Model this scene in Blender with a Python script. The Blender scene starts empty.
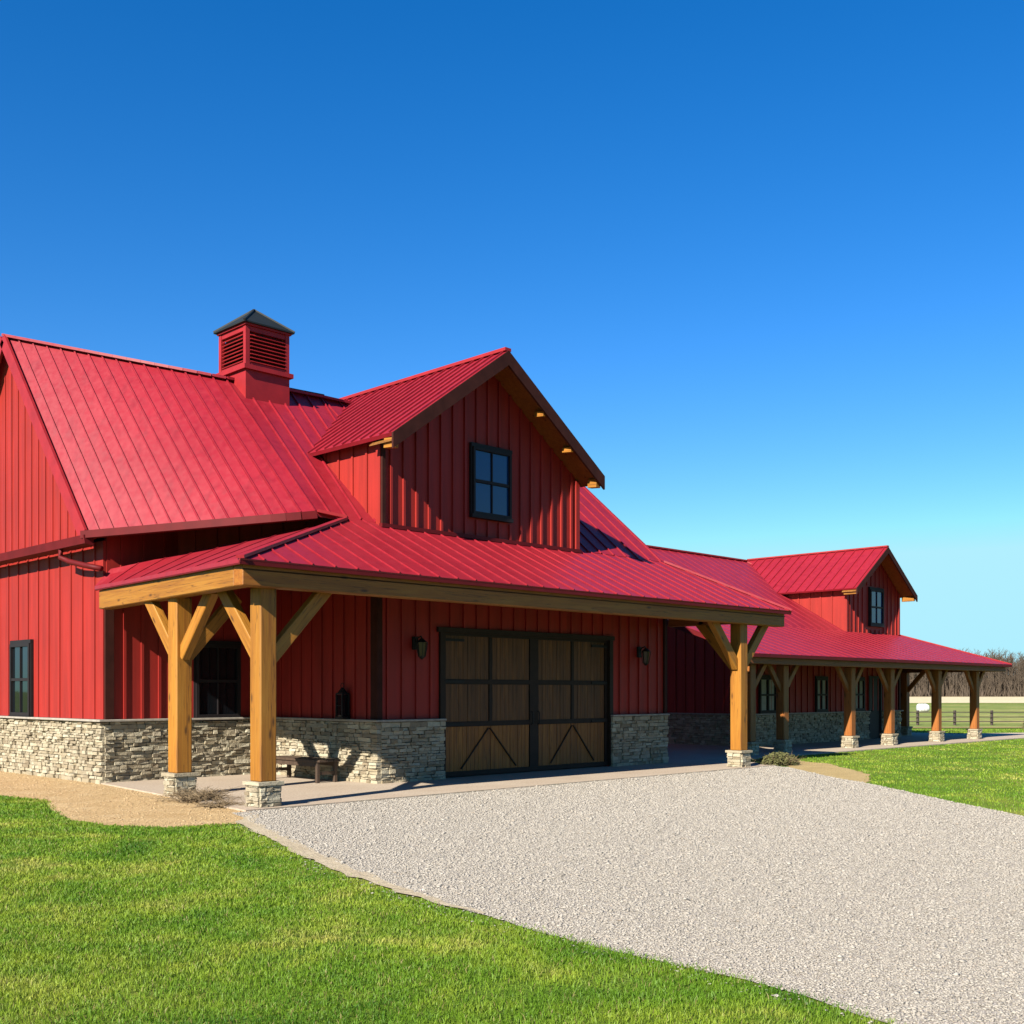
import bpy, bmesh, math, random
import numpy as np
from mathutils import Vector, Matrix
random.seed(7); RNG = np.random.default_rng(11)
sc = bpy.context.scene
COL = sc.collection
V = Vector

# ------------------------------------------------------------------ camera
cam = bpy.data.cameras.new("camera"); cam_o = bpy.data.objects.new("camera", cam); COL.objects.link(cam_o)
cam.sensor_width = 36.0; cam.lens = 36.0 * 1120 / 1024
cam.shift_y = 180 / 1024
cam.clip_start = 0.1; cam.clip_end = 5000
cam_o.location = (0, 0, 1.65)
cam_o.rotation_euler = (math.radians(90), 0, math.radians(-45))
sc.camera = cam_o

# ------------------------------------------------------------------ light and exposure
SUN_L = V((1.0, 0.23, -0.66)).normalized()           # direction the sunlight travels
SUN_EL = math.asin(-SUN_L.z)
SUN_AZ = math.atan2(-SUN_L.x, -SUN_L.y)               # clockwise from +Y
w = bpy.data.worlds.new("World"); sc.world = w; w.use_nodes = True
nt = w.node_tree; bg = nt.nodes['Background']
sky = nt.nodes.new('ShaderNodeTexSky'); sky.sky_type = 'NISHITA'; sky.sun_disc = False
sky.sun_elevation = SUN_EL; sky.sun_rotation = SUN_AZ
sky.air_density = 1.0; sky.dust_density = 0.0; sky.ozone_density = 3.5; sky.altitude = 700
hs = nt.nodes.new('ShaderNodeHueSaturation'); hs.inputs['Saturation'].default_value = 1.36; hs.inputs['Hue'].default_value = .507; hs.inputs['Value'].default_value = 1.30
nt.links.new(sky.outputs[0], hs.inputs['Color']); cl = nt.nodes.new('ShaderNodeMix'); cl.data_type = 'RGBA'; cl.blend_type = 'DARKEN'; cl.inputs[0].default_value = 1.0
cl.inputs[7].default_value = (3.15, 6.1, 7.07, 1)          # keeps the horizon pale blue instead of clipping to white
nt.links.new(hs.outputs[0], cl.inputs[6]); nt.links.new(cl.outputs[2], bg.inputs['Color'])
bg.inputs['Strength'].default_value = 0.05
sun = bpy.data.lights.new("sun", 'SUN'); sun.energy = 5.0; sun.angle = math.radians(0.5); sun.color = (1.0, 0.93, 0.82)
sun_o = bpy.data.objects.new("sun", sun); COL.objects.link(sun_o)
sun_o.rotation_euler = SUN_L.to_track_quat('-Z', 'Y').to_euler(); sun_o.location = (-20, -8, 20)
sc.view_settings.view_transform = 'Standard'; sc.view_settings.look = 'None'
sc.view_settings.exposure = 1.50; sc.view_settings.gamma = 1.0
sc.render.engine = 'CYCLES'
sc.cycles.max_bounces = 6; sc.cycles.transparent_max_bounces = 8

# ------------------------------------------------------------------ materials
ALB = .52          # one reflectance scale for the whole palette
class N:
    """small node-graph writer"""
    def __init__(s, name):
        s.m = bpy.data.materials.new(name); s.m.use_nodes = True
        s.t = s.m.node_tree; s.b = s.t.nodes['Principled BSDF']; s.o = s.t.nodes['Material Output']
        s.tc = s.t.nodes.new('ShaderNodeTexCoord')
    def n(s, typ, **kw):
        x = s.t.nodes.new(typ)
        for k, v in kw.items(): setattr(x, k, v)
        return x
    def l(s, a, b): s.t.links.new(a, b)
    def co(s, scale=(1, 1, 1), rot=(0, 0, 0)):
        mp = s.n('ShaderNodeMapping'); mp.inputs['Scale'].default_value = scale; mp.inputs['Rotation'].default_value = rot
        s.l(s.tc.outputs['Object'], mp.inputs['Vector']); return mp.outputs[0]
    def noise(s, scale, detail=4, rough=.55, co=None, dist=0):
        x = s.n('ShaderNodeTexNoise'); x.inputs['Scale'].default_value = scale; x.inputs['Detail'].default_value = detail
        x.inputs['Roughness'].default_value = rough; x.inputs['Distortion'].default_value = dist
        s.l(co or s.tc.outputs['Object'], x.inputs['Vector']); return x.outputs['Fac']
    def voro(s, scale, feature='F1', co=None, out='Distance'):
        x = s.n('ShaderNodeTexVoronoi', feature=feature); x.inputs['Scale'].default_value = scale
        s.l(co or s.tc.outputs['Object'], x.inputs['Vector']); return x.outputs[out]
    def ramp(s, fac, stops):
        r = s.n('ShaderNodeValToRGB'); e = r.color_ramp.elements
        while len(e) < len(stops): e.new(.5)
        for q, (p, c) in zip(e, stops): q.position = p; q.color = (*c, 1) if len(c) == 3 else c
        s.l(fac, r.inputs[0]); return r.outputs[0]
    def mix(s, fac, a, b, mode='MIX'):
        x = s.n('ShaderNodeMix', data_type='RGBA', blend_type=mode)
        for sock, v in ((x.inputs[0], fac), (x.inputs[6], a), (x.inputs[7], b)):
            if isinstance(v, (int, float)): sock.default_value = v
            elif isinstance(v, tuple): sock.default_value = (*v, 1)
            else: s.l(v, sock)
        return x.outputs[2]
    def math(s, op, a, b=0.5):
        x = s.n('ShaderNodeMath', operation=op)
        for sock, v in ((x.inputs[0], a), (x.inputs[1], b)):
            if isinstance(v, (int, float)): sock.default_value = v
            else: s.l(v, sock)
        return x.outputs[0]
    def bump(s, h, strength=.3, dist=.01):
        x = s.n('ShaderNodeBump'); x.inputs['Strength'].default_value = strength; x.inputs['Distance'].default_value = dist
        s.l(h, x.inputs['Height']); s.l(x.outputs[0], s.b.inputs['Normal'])
    def col(s, c): 
        if isinstance(c, tuple): s.b.inputs['Base Color'].default_value = (*(x*ALB for x in c), 1)
        else: s.l(s.mix(1.0, c, (ALB, ALB, ALB), 'MULTIPLY'), s.b.inputs['Base Color'])
    def set(s, **kw):
        for k, v in kw.items():
            k = k.replace('_', ' ')
            if isinstance(v, (int, float)): s.b.inputs[k].default_value = v
            else: s.l(v, s.b.inputs[k])

def plain(name, c, rough=.6, var=.25, scale=6, metal=0, spec=.5):
    g = N(name)
    f = g.noise(scale, 5)
    g.col(g.ramp(f, [(.25, tuple(x*(1-var) for x in c)), (.75, tuple(min(1, x*(1+var)) for x in c))]))
    g.set(Roughness=rough, Metallic=metal); g.b.inputs['Specular IOR Level'].default_value = spec
    g.bump(g.noise(scale*9, 3), .12, .004)
    return g.m

def m_roof():
    g = N('red_roof_metal')
    a = g.noise(.55, 5, .6); b = g.noise(9, 4, .6)
    c = g.ramp(a, [(.3, (.335, .0135, .025)), (.7, (.395, .017, .031))])
    c = g.mix(g.ramp(b, [(.45, (0, 0, 0)), (.8, (.30, .30, .30))]), c, (.44, .03, .045))
    st = g.noise(1.0, 4, .6, g.co((5, 5, .25)))
    c = g.mix(g.ramp(st, [(.50, (0, 0, 0)), (.72, (.60, .60, .60))]), c, (.24, .008, .018))
    g.col(c); g.set(Roughness=g.ramp(b, [(.3, (.38,)*3), (.7, (.52,)*3)])); g.b.inputs['Specular IOR Level'].default_value = .32
    g.bump(g.noise(1.3, 2), .06, .02)
    return g.m
def m_siding(name='red_siding', base=(.425, .023, .0145)):
    g = N(name)
    a = g.noise(1.0, 5, .6, g.co((7, 7, .5))); b = g.noise(.8, 4)
    c = g.ramp(a, [(.28, tuple(x*.72 for x in base)), (.72, tuple(x*1.14 for x in base))])
    c = g.mix(g.ramp(b, [(.45, (0, 0, 0)), (.75, (.5, .5, .5))]), c, tuple(x*.72 for x in base))
    g.col(c); g.set(Roughness=.62); g.b.inputs['Specular IOR Level'].default_value = .3
    g.bump(g.noise(1.0, 6, .7, g.co((60, 60, 2.5))), .22, .004)
    return g.m
def m_wood(name, c1, c2, c3, knots=True, rough=.62):
    g = N(name)
    co = g.co((9, 9, .55))
    a = g.noise(1.0, 6, .62, co, 1.2)
    fine = g.noise(1.0, 4, .6, g.co((70, 70, 2.2)))
    oi = g.n('ShaderNodeObjectInfo')
    c = g.ramp(a, [(.28, c1), (.5, c2), (.72, c3)])
    c = g.mix(g.math('MULTIPLY', fine, .38), c, tuple(x*.42 for x in c1))
    if knots:
        k = g.voro(1.0, 'F1', g.co((4.2, 4.2, 1.3)))
        c = g.mix(g.ramp(k, [(.05, (.85,)*3), (.13, (0, 0, 0))]), c, tuple(x*.22 for x in c1))
    ck = g.noise(1.0, 3, .5, g.co((16, 16, .42)), .8)
    c = g.mix(g.ramp(ck, [(.485, (0, 0, 0)), (.498, (.75,)*3), (.504, (.75,)*3), (.517, (0, 0, 0))]), c, tuple(x*.3 for x in c1))
    v = g.n('ShaderNodeHueSaturation'); g.l(c, v.inputs['Color'])
    g.l(g.math('ADD', g.math('MULTIPLY', oi.outputs['Random'], .24), .88), v.inputs['Value'])
    g.col(v.outputs[0]); g.set(Roughness=rough); g.b.inputs['Specular IOR Level'].default_value = .35
    g.bump(fine, .35, .006)
    return g.m
def m_stone(name='ledge_stone'):
    g = N(name)
    geo = g.n('ShaderNodeNewGeometry')
    r = geo.outputs['Random Per Island']
    c = g.ramp(r, [(0, (.42, .335, .21)), (.2, (.72, .64, .46)), (.45, (.54, .455, .31)), (.62, (.82, .76, .57)), (.8, (.36, .285, .19)), (1, (.64, .56, .41))])
    n1 = g.noise(14, 6, .65); n2 = g.noise(60, 4, .6)
    c = g.mix(g.math('MULTIPLY', n1, .55), c, (.30, .24, .15))
    g.col(c); g.set(Roughness=.9); g.b.inputs['Specular IOR Level'].default_value = .2
    g.bump(g.math('ADD', n1, g.math('MULTIPLY', n2, .4)), .9, .03)
    return g.m
def m_glass(name, base=(.008, .011, .014), rough=.03, ior=1.75):
    g = N(name); g.col(base)
    g.set(Roughness=rough, IOR=ior); g.b.inputs['Specular IOR Level'].default_value = .6
    g.bump(g.noise(1.1, 2), .05, .02)
    return g.m
def m_gravel():
    g = N('gravel')
    v = g.voro(44, 'F1'); vc = g.voro(44, 'F1', None, 'Color'); e = g.voro(44, 'DISTANCE_TO_EDGE'); v2 = g.voro(105, 'F1'); big = g.noise(.4, 5, .6)
    bw = g.n('ShaderNodeRGBToBW'); g.l(vc, bw.inputs[0])
    c = g.ramp(bw.outputs[0], [(.12, (.50, .45, .385)), (.35, (.66, .60, .52)), (.6, (.74, .68, .60)), (.88, (.84, .78, .70))])
    c = g.mix(g.ramp(e, [(.03, (.80,)*3), (.16, (0, 0, 0))]), c, (.26, .22, .185))
    c = g.mix(g.ramp(v2, [(.45, (0, 0, 0)), (.8, (.40,)*3)]), c, (.30, .26, .22))
    c = g.mix(g.ramp(big, [(.35, (0, 0, 0)), (.7, (.30,)*3)]), c, (.60, .53, .44))
    tr = g.noise(1.0, 3, .5, g.co((1.15, .12, 1), (0, 0, .35)))
    c = g.mix(g.ramp(tr, [(.42, (0, 0, 0)), (.66, (.22,)*3)]), c, (.46, .41, .36))
    g.col(c); g.set(Roughness=.95); g.b.inputs['Specular IOR Level'].default_value = .15
    g.bump(g.math('SUBTRACT', e, g.math('MULTIPLY', v2, .2)), .6, .015)
    return g.m
def m_soil(name, stops, sc1=1.2, sc2=24, rough=.95, bump=.6):
    g = N(name)
    a = g.noise(sc1, 6, .65); b = g.noise(sc2, 5, .65)
    c = g.ramp(a, stops)
    c = g.mix(g.ramp(b, [(.35, (.55,)*3), (.6, (0, 0, 0))]), c, tuple(x*.5 for x in stops[0][1]))
    g.col(c); g.set(Roughness=rough); g.b.inputs['Specular IOR Level'].default_value = .15
    g.bump(b, bump, .03)
    return g.m
def m_blade(name, tint=1.0, dry_at=.955):
    g = N(name)
    at = g.n('ShaderNodeAttribute', attribute_name='rnd')
    a = g.noise(.75, 6, .68, None, .6); b = g.noise(1.9, 4, .6)
    c = g.ramp(a, [(.33, (.085, .215, .010)), (.44, (.215, .385, .022)), (.56, (.38, .50, .044)), (.69, (.68, .62, .15))])
    c = g.mix(g.ramp(b, [(.42, (0, 0, 0)), (.70, (.62,)*3)]), c, (.11, .29, .018))
    v = g.n('ShaderNodeHueSaturation'); g.l(c, v.inputs['Color'])
    g.l(g.math('ADD', g.math('MULTIPLY', at.outputs['Fac'], .5*tint), .78*tint), v.inputs['Value'])
    dry = g.math('GREATER_THAN', at.outputs['Fac'], dry_at)
    c = g.mix(dry, v.outputs[0], (.40, .35, .12))
    g.col(c); g.set(Roughness=.55); g.b.inputs['Specular IOR Level'].default_value = .25
    tr = g.n('ShaderNodeBsdfTranslucent'); g.l(g.mix(1.0, c, (ALB, ALB, ALB), 'MULTIPLY'), tr.inputs['Color'])
    mx = g.n('ShaderNodeMixShader'); mx.inputs[0].default_value = .35
    g.l(g.b.outputs[0], mx.inputs[1]); g.l(tr.outputs[0], mx.inputs[2]); g.l(mx.outputs[0], g.o.inputs['Surface'])
    return g.m

M = {}
M['roof'] = m_roof()
M['siding'] = m_siding()
M['trim_red'] = plain('red_trim', (.40, .018, .022), .55, .2, 3, 0, .3)
M['trim_dark'] = plain('dark_brown_trim', (.062, .018, .013), .7, .3, 4, 0, .1)
M['gutter'] = plain('dark_red_gutter', (.15, .008, .010), .6, .2, 3, 0, .15)
M['cedar'] = m_wood('golden_cedar', (.37, .128, .010), (.53, .215, .018), (.62, .285, .034))
M['cedar_shade'] = m_wood('shade_tinted_cedar', (.36, .105, .008), (.50, .172, .014), (.58, .235, .026))  # cedar copy with the front beam's red-brown shade tone put into the colour
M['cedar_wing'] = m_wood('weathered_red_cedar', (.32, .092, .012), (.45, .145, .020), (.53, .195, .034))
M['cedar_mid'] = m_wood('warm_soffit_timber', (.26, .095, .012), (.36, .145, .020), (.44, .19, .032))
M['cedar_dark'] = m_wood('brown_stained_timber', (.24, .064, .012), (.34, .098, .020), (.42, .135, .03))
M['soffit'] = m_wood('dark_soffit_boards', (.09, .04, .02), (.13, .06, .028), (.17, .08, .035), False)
M['plank'] = m_wood('door_planks', (.09, .031, .005), (.17, .062, .010), (.28, .108, .018))
M['plank_gold'] = m_wood('golden_door_planks', (.22, .070, .007), (.38, .132, .015), (.55, .215, .028), False)
M['stone'] = m_stone()
M['mortar'] = plain('grey_mortar', (.12, .095, .07), .95, .3, 12, 0, .1)
M['cap'] = plain('stone_cap', (.46, .41, .34), .9, .25, 8, 0, .2)
M['black'] = plain('black_metal', (.018, .017, .017), .6, .3, 5, 0, .2)
M['frame'] = plain('dark_window_frame', (.022, .017, .018), .6, .2, 5, 0, .2)
M['doorframe'] = plain('dark_stained_frame', (.030, .017, .011), .65, .3, 7, 0, .2)
M['glass'] = m_glass('dark_window_glass', ior=1.42)
M['glass_sky'] = m_glass('sky_tinted_window_glass', (.006, .055, .17), .02, 1.5)  # sky reflection painted as a blue base colour
M['lamp_glass'] = plain('smoky_lamp_glass', (.075, .045, .035), .15, .1, 4)
M['slate'] = plain('dark_green_metal_cap', (.014, .019, .018), .6, .25, 4, 0, .25)
M['louver_dark'] = plain('dark_louver_void', (.045, .006, .008), .8, .2, 4)
M['curtain'] = plain('pale_curtain', (.46, .47, .40), .8, .15, 5)
M['concrete'] = m_soil('concrete', [(.3, (.60, .47, .345)), (.7, (.72, .60, .46))], .8, 30, .9, .15)
M['gravel'] = m_gravel()
M['dirt'] = m_soil('dry_dirt', [(.3, (.66, .44, .20)), (.55, (.80, .56, .28)), (.75, (.90, .68, .38))], 1.7, 18, .95, 1.0)
M['straw'] = m_soil('dry_straw_ground', [(.3, (.56, .40, .17)), (.7, (.74, .56, .26))], 1.5, 28)
M['sand'] = m_soil('pale_sand', [(.3, (.62, .50, .33)), (.7, (.78, .66, .46))], 1.5, 26)
M['pasture'] = m_soil('pale_green_pasture', [(.3, (.22, .30, .05)), (.5, (.34, .38, .09)), (.72, (.56, .50, .17))], .10, 1.2, .95, .2)
M['stubble'] = m_soil('pale_stubble', [(.3, (.92, .76, .45)), (.7, (1.0, .88, .58))], .05, 1.5)
M['bench'] = m_wood('weathered_bench_wood', (.075, .045, .028), (.11, .068, .042), (.15, .095, .06))
M['fence'] = plain('dark_fence_wood', (.06, .04, .03), .8, .3, 4)
M['bark'] = plain('grey_brown_bark', (.125, .096, .070), .9, .3, .8, 0, .1)
M['white'] = plain('white_wrap', (1.0, .99, .96), .5, .08, 2)
M['blade'] = m_blade('grass_blade')
M['blade_far'] = m_blade('grass_blade_far', 1.05, .99)
M['dry_twig'] = plain('dry_twigs', (.30, .22, .13), .9, .35, 9, 0, .1)
M['shrub_leaf'] = plain('olive_shrub_leaf', (.13, .13, .045), .8, .45, 14, 0, .2)

# ------------------------------------------------------------------ mesh helpers
WM = {}
def link(name, me, mat=None, parent=None, Mw=None, smooth=False):
    o = bpy.data.objects.new(name, me); COL.objects.link(o)
    if mat is not None: me.materials.append(M[mat] if isinstance(mat, str) else mat)
    Mw = Mw or Matrix.Identity(4); WM[o.name] = Mw.copy()
    o.matrix_basis = Mw
    if parent is not None:
        o.parent = parent; o.matrix_parent_inverse = WM[parent.name].inverted()
    if smooth:
        for p in me.polygons: p.use_smooth = True
    return o
def tag(o, label=None, cat=None, group=None, kind=None):
    if label: o['label'] = label
    if cat: o['category'] = cat
    if group: o['group'] = group
    if kind: o['kind'] = kind
    return o
def thing(name, loc, label, cat, group=None):
    o = bpy.data.objects.new(name, None); COL.objects.link(o); o.empty_display_size = .3
    Mw = Matrix.Translation(V(loc)); o.matrix_basis = Mw; WM[o.name] = Mw
    return tag(o, label, cat, group)

class MB:
    def __init__(s): s.v = []; s.f = []
    def add(s, vs, fs):
        k = len(s.v); s.v += [tuple(x) for x in vs]; s.f += [tuple(i + k for i in f) for f in fs]
    def hexa(s, p):        # 8 points: bottom ring 0-3, top ring 4-7
        s.add(p, [(3, 2, 1, 0), (4, 5, 6, 7), (0, 1, 5, 4), (1, 2, 6, 5), (2, 3, 7, 6), (3, 0, 4, 7)])
    def box(s, a, b):
        x0, y0, z0 = a; x1, y1, z1 = b
        s.hexa([(x0, y0, z0), (x1, y0, z0), (x1, y1, z0), (x0, y1, z0), (x0, y0, z1), (x1, y0, z1), (x1, y1, z1), (x0, y1, z1)])
    def bar(s, p, q, w_, h_, up=(0, 0, 1)):
        p = V(p); q = V(q); d = (q - p).normalized(); u = V(up)
        sd = d.cross(u)
        if sd.length < 1e-4: sd = d.cross(V((1, 0, 0)))
        sd.normalize(); u = sd.cross(d).normalized(); a = sd*w_/2; b = u*h_/2
        s.hexa([p-a-b, p+a-b, p+a+b, p-a+b, q-a-b, q+a-b, q+a+b, q-a+b])
    def prism(s, pts, ext):
        pts = [V(p) for p in pts]; n = len(pts); e = V(ext)
        s.add(pts + [p + e for p in pts], [tuple(range(n))[::-1], tuple(range(n, 2*n))] + [(i, (i+1) % n, n + (i+1) % n, n + i) for i in range(n)])
    def tube(s, pts, r, seg=8):
        pts = [V(p) for p in pts]; k = len(s.v); up = V((0.31, 0.2, .93))
        for i, p in enumerate(pts):
            d = (pts[min(i+1, len(pts)-1)] - pts[max(i-1, 0)]).normalized()
            a = d.cross(up).normalized(); b = d.cross(a)
            rr = r[i] if isinstance(r, (list, tuple)) else r
            for j in range(seg):
                t = 2*math.pi*j/seg; s.v.append(tuple(p + a*math.cos(t)*rr + b*math.sin(t)*rr))
        for i in range(len(pts)-1):
            for j in range(seg):
                s.f.append((k+i*seg+j, k+i*seg+(j+1) % seg, k+(i+1)*seg+(j+1) % seg, k+(i+1)*seg+j))
        s.f.append(tuple(k+j for j in range(seg))[::-1]); s.f.append(tuple(k+(len(pts)-1)*seg+j for j in range(seg)))
    def build(s, name, mat, parent=None, Mw=None, smooth=False, bevel=0, fix=True):
        me = bpy.data.meshes.new(name); me.from_pydata(s.v, [], s.f)
        if fix or bevel:
            bm = bmesh.new(); bm.from_mesh(me)
            bmesh.ops.recalc_face_normals(bm, faces=bm.faces)
            if bevel: bmesh.ops.bevel(bm, geom=bm.edges[:], offset=bevel, segments=1, affect='EDGES', clamp_overlap=True)
            bm.to_mesh(me); bm.free()
        me.update()
        return link(name, me, mat, parent, Mw, smooth)

def member(name, p, q, w_, h_, mat, parent, up=(0, 0, 1), bevel=.012):
    """squared timber from p to q; its local z runs along the grain"""
    p = V(p); q = V(q); d = (q - p); L = d.length; z = d.normalized(); u = V(up)
    x = u.cross(z)
    if x.length < 1e-3: x = V((1, 0, 0)).cross(z)
    if x.length < 1e-3: x = V((0, 1, 0)).cross(z)
    x.normalize(); y = z.cross(x)
    Mw = Matrix.Translation(p) @ Matrix((x, y, z)).transposed().to_4x4()
    m = MB(); m.box((-w_/2, -h_/2, 0), (w_/2, h_/2, L))
    return m.build(name, mat, parent, Mw, bevel=bevel)

def each(name, mat, parent, boxes, **kw):
    for a, b in boxes:
        m = MB(); m.box(a, b); m.build(name, mat, parent, **kw)
def bars(name, mat, parent, lst):
    for a in lst:
        m = MB(); m.bar(*a); m.build(name, mat, parent)

def siding(mb, p0, p1, zb, tops, nrm, th=.12, sp=.34, bw=.05, bd=.035, phase=.5, skip=()):
    """board-and-batten wall from p0 to p1 (plan points); tops: list of (t 0..1, z) along the wall; skip: (s0,s1,z0,z1) battens left out there"""
    p0 = V((*p0, 0)); p1 = V((*p1, 0)); d = p1 - p0; L = d.length; d.normalize(); n = V((*nrm, 0)).normalized()
    pts = [p0 + V((0, 0, zb)), p1 + V((0, 0, zb))] + [p0 + d*L*t + V((0, 0, z)) for t, z in reversed(tops)]
    mb.prism(pts, -n*th)
    def top(s):
        t = s/L
        for (t0, z0), (t1, z1) in zip(tops, tops[1:]):
            if t <= t1 + 1e-9: return z0 + (z1 - z0)*(t - t0)/max(1e-9, t1 - t0)
        return tops[-1][1]
    k = int(L/sp); s = (L - (k-1)*sp)*phase if k > 0 else L/2
    for i in range(k):
        c = s + i*sp
        if c < bw or c > L - bw: continue
        segs = [(zb, min(top(c - bw/2), top(c + bw/2)))]
        for (s0, s1, z0, z1) in skip:
            if s0 < c < s1:
                segs = [q for a, b in segs for q in ((a, min(b, z0)), (max(a, z1), b)) if q[1] - q[0] > .03]
        for a, b in segs:
            q0 = p0 + d*(c - bw/2) + V((0, 0, a)) - n*.004; q1 = p0 + d*(c + bw/2) + V((0, 0, a)) - n*.004
            mb.hexa([q0, q1, q1 + n*bd, q0 + n*bd] + [x + V((0, 0, b - a)) for x in (q0, q1, q1 + n*bd, q0 + n*bd)])

def stones(mb, p0, p1, z0, z1, nrm, depth=.07, rh=(.038, .085), rl=(.09, .34), jit=.026, ends=(0, 0)):
    p0 = V((*p0, 0)); p1 = V((*p1, 0)); d = p1 - p0; L = d.length; d.normalize(); n = V((*nrm, 0)).normalized()
    z = z0
    while z < z1 - .01:
        h = random.uniform(*rh)
        if z1 - (z + h) < rh[0]*.7: h = z1 - z
        s = -ends[0]
        while s < L + ends[1] - .01:
            l_ = random.uniform(*rl)*(.7 if h < .08 else 1)
            if L + ends[1] - (s + l_) < .12: l_ = L + ends[1] - s
            e = depth + random.uniform(-jit, jit)
            g = .005
            a = p0 + d*(s + g); b = p0 + d*(s + l_ - g)
            j = lambda k=.007: random.uniform(-k, k)
            lo, hi = z + g*.8, z + h - g*.8
            back = -n*.02
            f = [a + n*(e + j(.012)) + V((0, 0, lo + j())) + d*j(), b + n*(e + j(.012)) + V((0, 0, lo + j())) + d*j(),
                 b + n*(e + j(.012)) + V((0, 0, hi + j())) + d*j(), a + n*(e + j(.012)) + V((0, 0, hi + j())) + d*j()]
            r = [a + back + V((0, 0, lo)), b + back + V((0, 0, lo)), b + back + V((0, 0, hi)), a + back + V((0, 0, hi))]
            mb.add(r + f, [(4, 5, 6, 7), (0, 1, 5, 4), (1, 2, 6, 5), (2, 3, 7, 6), (3, 0, 4, 7), (3, 2, 1, 0)])
            s += l_
        z += h

def clip_line(pts2, o, d):
    """range of t for which o+t*d lies inside the convex polygon"""
    t0, t1 = -1e9, 1e9; n = len(pts2)
    area = sum(pts2[i][0]*pts2[(i+1) % n][1] - pts2[(i+1) % n][0]*pts2[i][1] for i in range(n))
    sg = 1 if area > 0 else -1
    for i in range(n):
        ax, ay = pts2[i]; bx, by = pts2[(i+1) % n]
        nx, ny = -(by - ay)*sg, (bx - ax)*sg
        num = nx*(o[0]-ax) + ny*(o[1]-ay); den = nx*d[0] + ny*d[1]
        if abs(den) < 1e-9:
            if num < 0: return None
            continue
        t = -num/den
        if den > 0: t0 = max(t0, t)
        else: t1 = min(t1, t)
    return (t0, t1) if t1 > t0 + .05 else None
def roof_plane(mb, pts, slope, sp=.4, th=.07, rib=(.026, .026), phase=.3):
    """planar convex metal roof: slab plus standing seams running along slope"""
    pts = [V(p) for p in pts]
    n = (pts[1]-pts[0]).cross(pts[-1]-pts[0]).normalized()
    if n.z < 0: n = -n
    mb.prism(pts, -n*th)
    u = V(slope).normalized(); u = (u - n*u.dot(n)).normalized(); s_ = n.cross(u)
    o = pts[0]; p2 = [((p-o).dot(s_), (p-o).dot(u)) for p in pts]
    lo = min(p[0] for p in p2); hi = max(p[0] for p in p2); x = lo + sp*phase
    while x < hi - .02:
        r = clip_line(p2, (x, 0), (0, 1))
        if r:
            a = o + s_*x + u*r[0] + n*rib[1]/2; b = o + s_*x + u*r[1] + n*rib[1]/2
            mb.bar(a, b, rib[0], rib[1], n)
        x += sp

def window(parent, c, wdt, hgt, u, n, name='window', pane='glass', curtain=False, label=None, fr=.06, mull=True, trim=.03):
    """double-hung window: c centre on wall face, u along the wall, n outward"""
    u = V((*u, 0)).normalized(); n = V((*n, 0)).normalized(); c = V(c); z = V((0, 0, 1))
    def slab(mb, a0, a1, b0, b1, d0, d1):
        P = lambda a, b, d: c + u*a + z*b + n*d
        mb.hexa([P(a0, b0, d0), P(a1, b0, d0), P(a1, b1, d0), P(a0, b1, d0), P(a0, b0, d1), P(a1, b0, d1), P(a1, b1, d1), P(a0, b1, d1)])
    W, H = wdt/2, hgt/2
    back = MB(); slab(back, -W+.01, W-.01, -H+.01, H-.01, .004, .018)
    root = back.build(name, 'black' if not curtain else 'black', parent)
    if label: root['label'] = label
    f = MB()
    slab(f, -W, -W+fr, -H, H, 0, .085); slab(f, W-fr, W, -H, H, 0, .085)
    slab(f, -W+fr, W-fr, H-fr, H, 0, .085); slab(f, -W+fr, W-fr, -H, -H+fr, 0, .085)
    slab(f, -W-trim, W+trim, H+.002, H+.075, 0, .065); slab(f, -W-trim, W+trim, -H-.07, -H-.002, 0, .095)
    slab(f, -W-trim, -W-.002, -H, H, 0, .05); slab(f, W+.002, W+trim, -H, H, 0, .05)
    f.build('frame', 'frame', root)
    s_ = MB(); slab(s_, -W+fr+.001, W-fr-.001, -.028, .028, .02, .075)
    if mull: slab(s_, -.013, .013, -H+fr+.001, -.03, .02, .066); slab(s_, -.013, .013, .03, H-fr-.001, .02, .066)
    s_.build('sash_bar', 'frame', root)
    if curtain:
        cu = MB()
        for a0, a1 in ((-W+fr+.01, -W*.12), (W*.28, W-fr-.01)):
            k = 7
            for i in range(k):
                q0 = a0 + (a1-a0)*i/k; q1 = a0 + (a1-a0)*(i+1)/k
                slab(cu, q0, q1, -H+fr, H-fr, .022, .026 + .006*(i % 2))
        cu.build('curtain', 'curtain', root)
    else:
        for b0, b1 in ((-H+fr, -.03), (.03, H-fr)):
            p = MB(); slab(p, -W+fr, W-fr, b0, b1, .03, .04); p.build('pane', pane, root)
    return root

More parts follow.
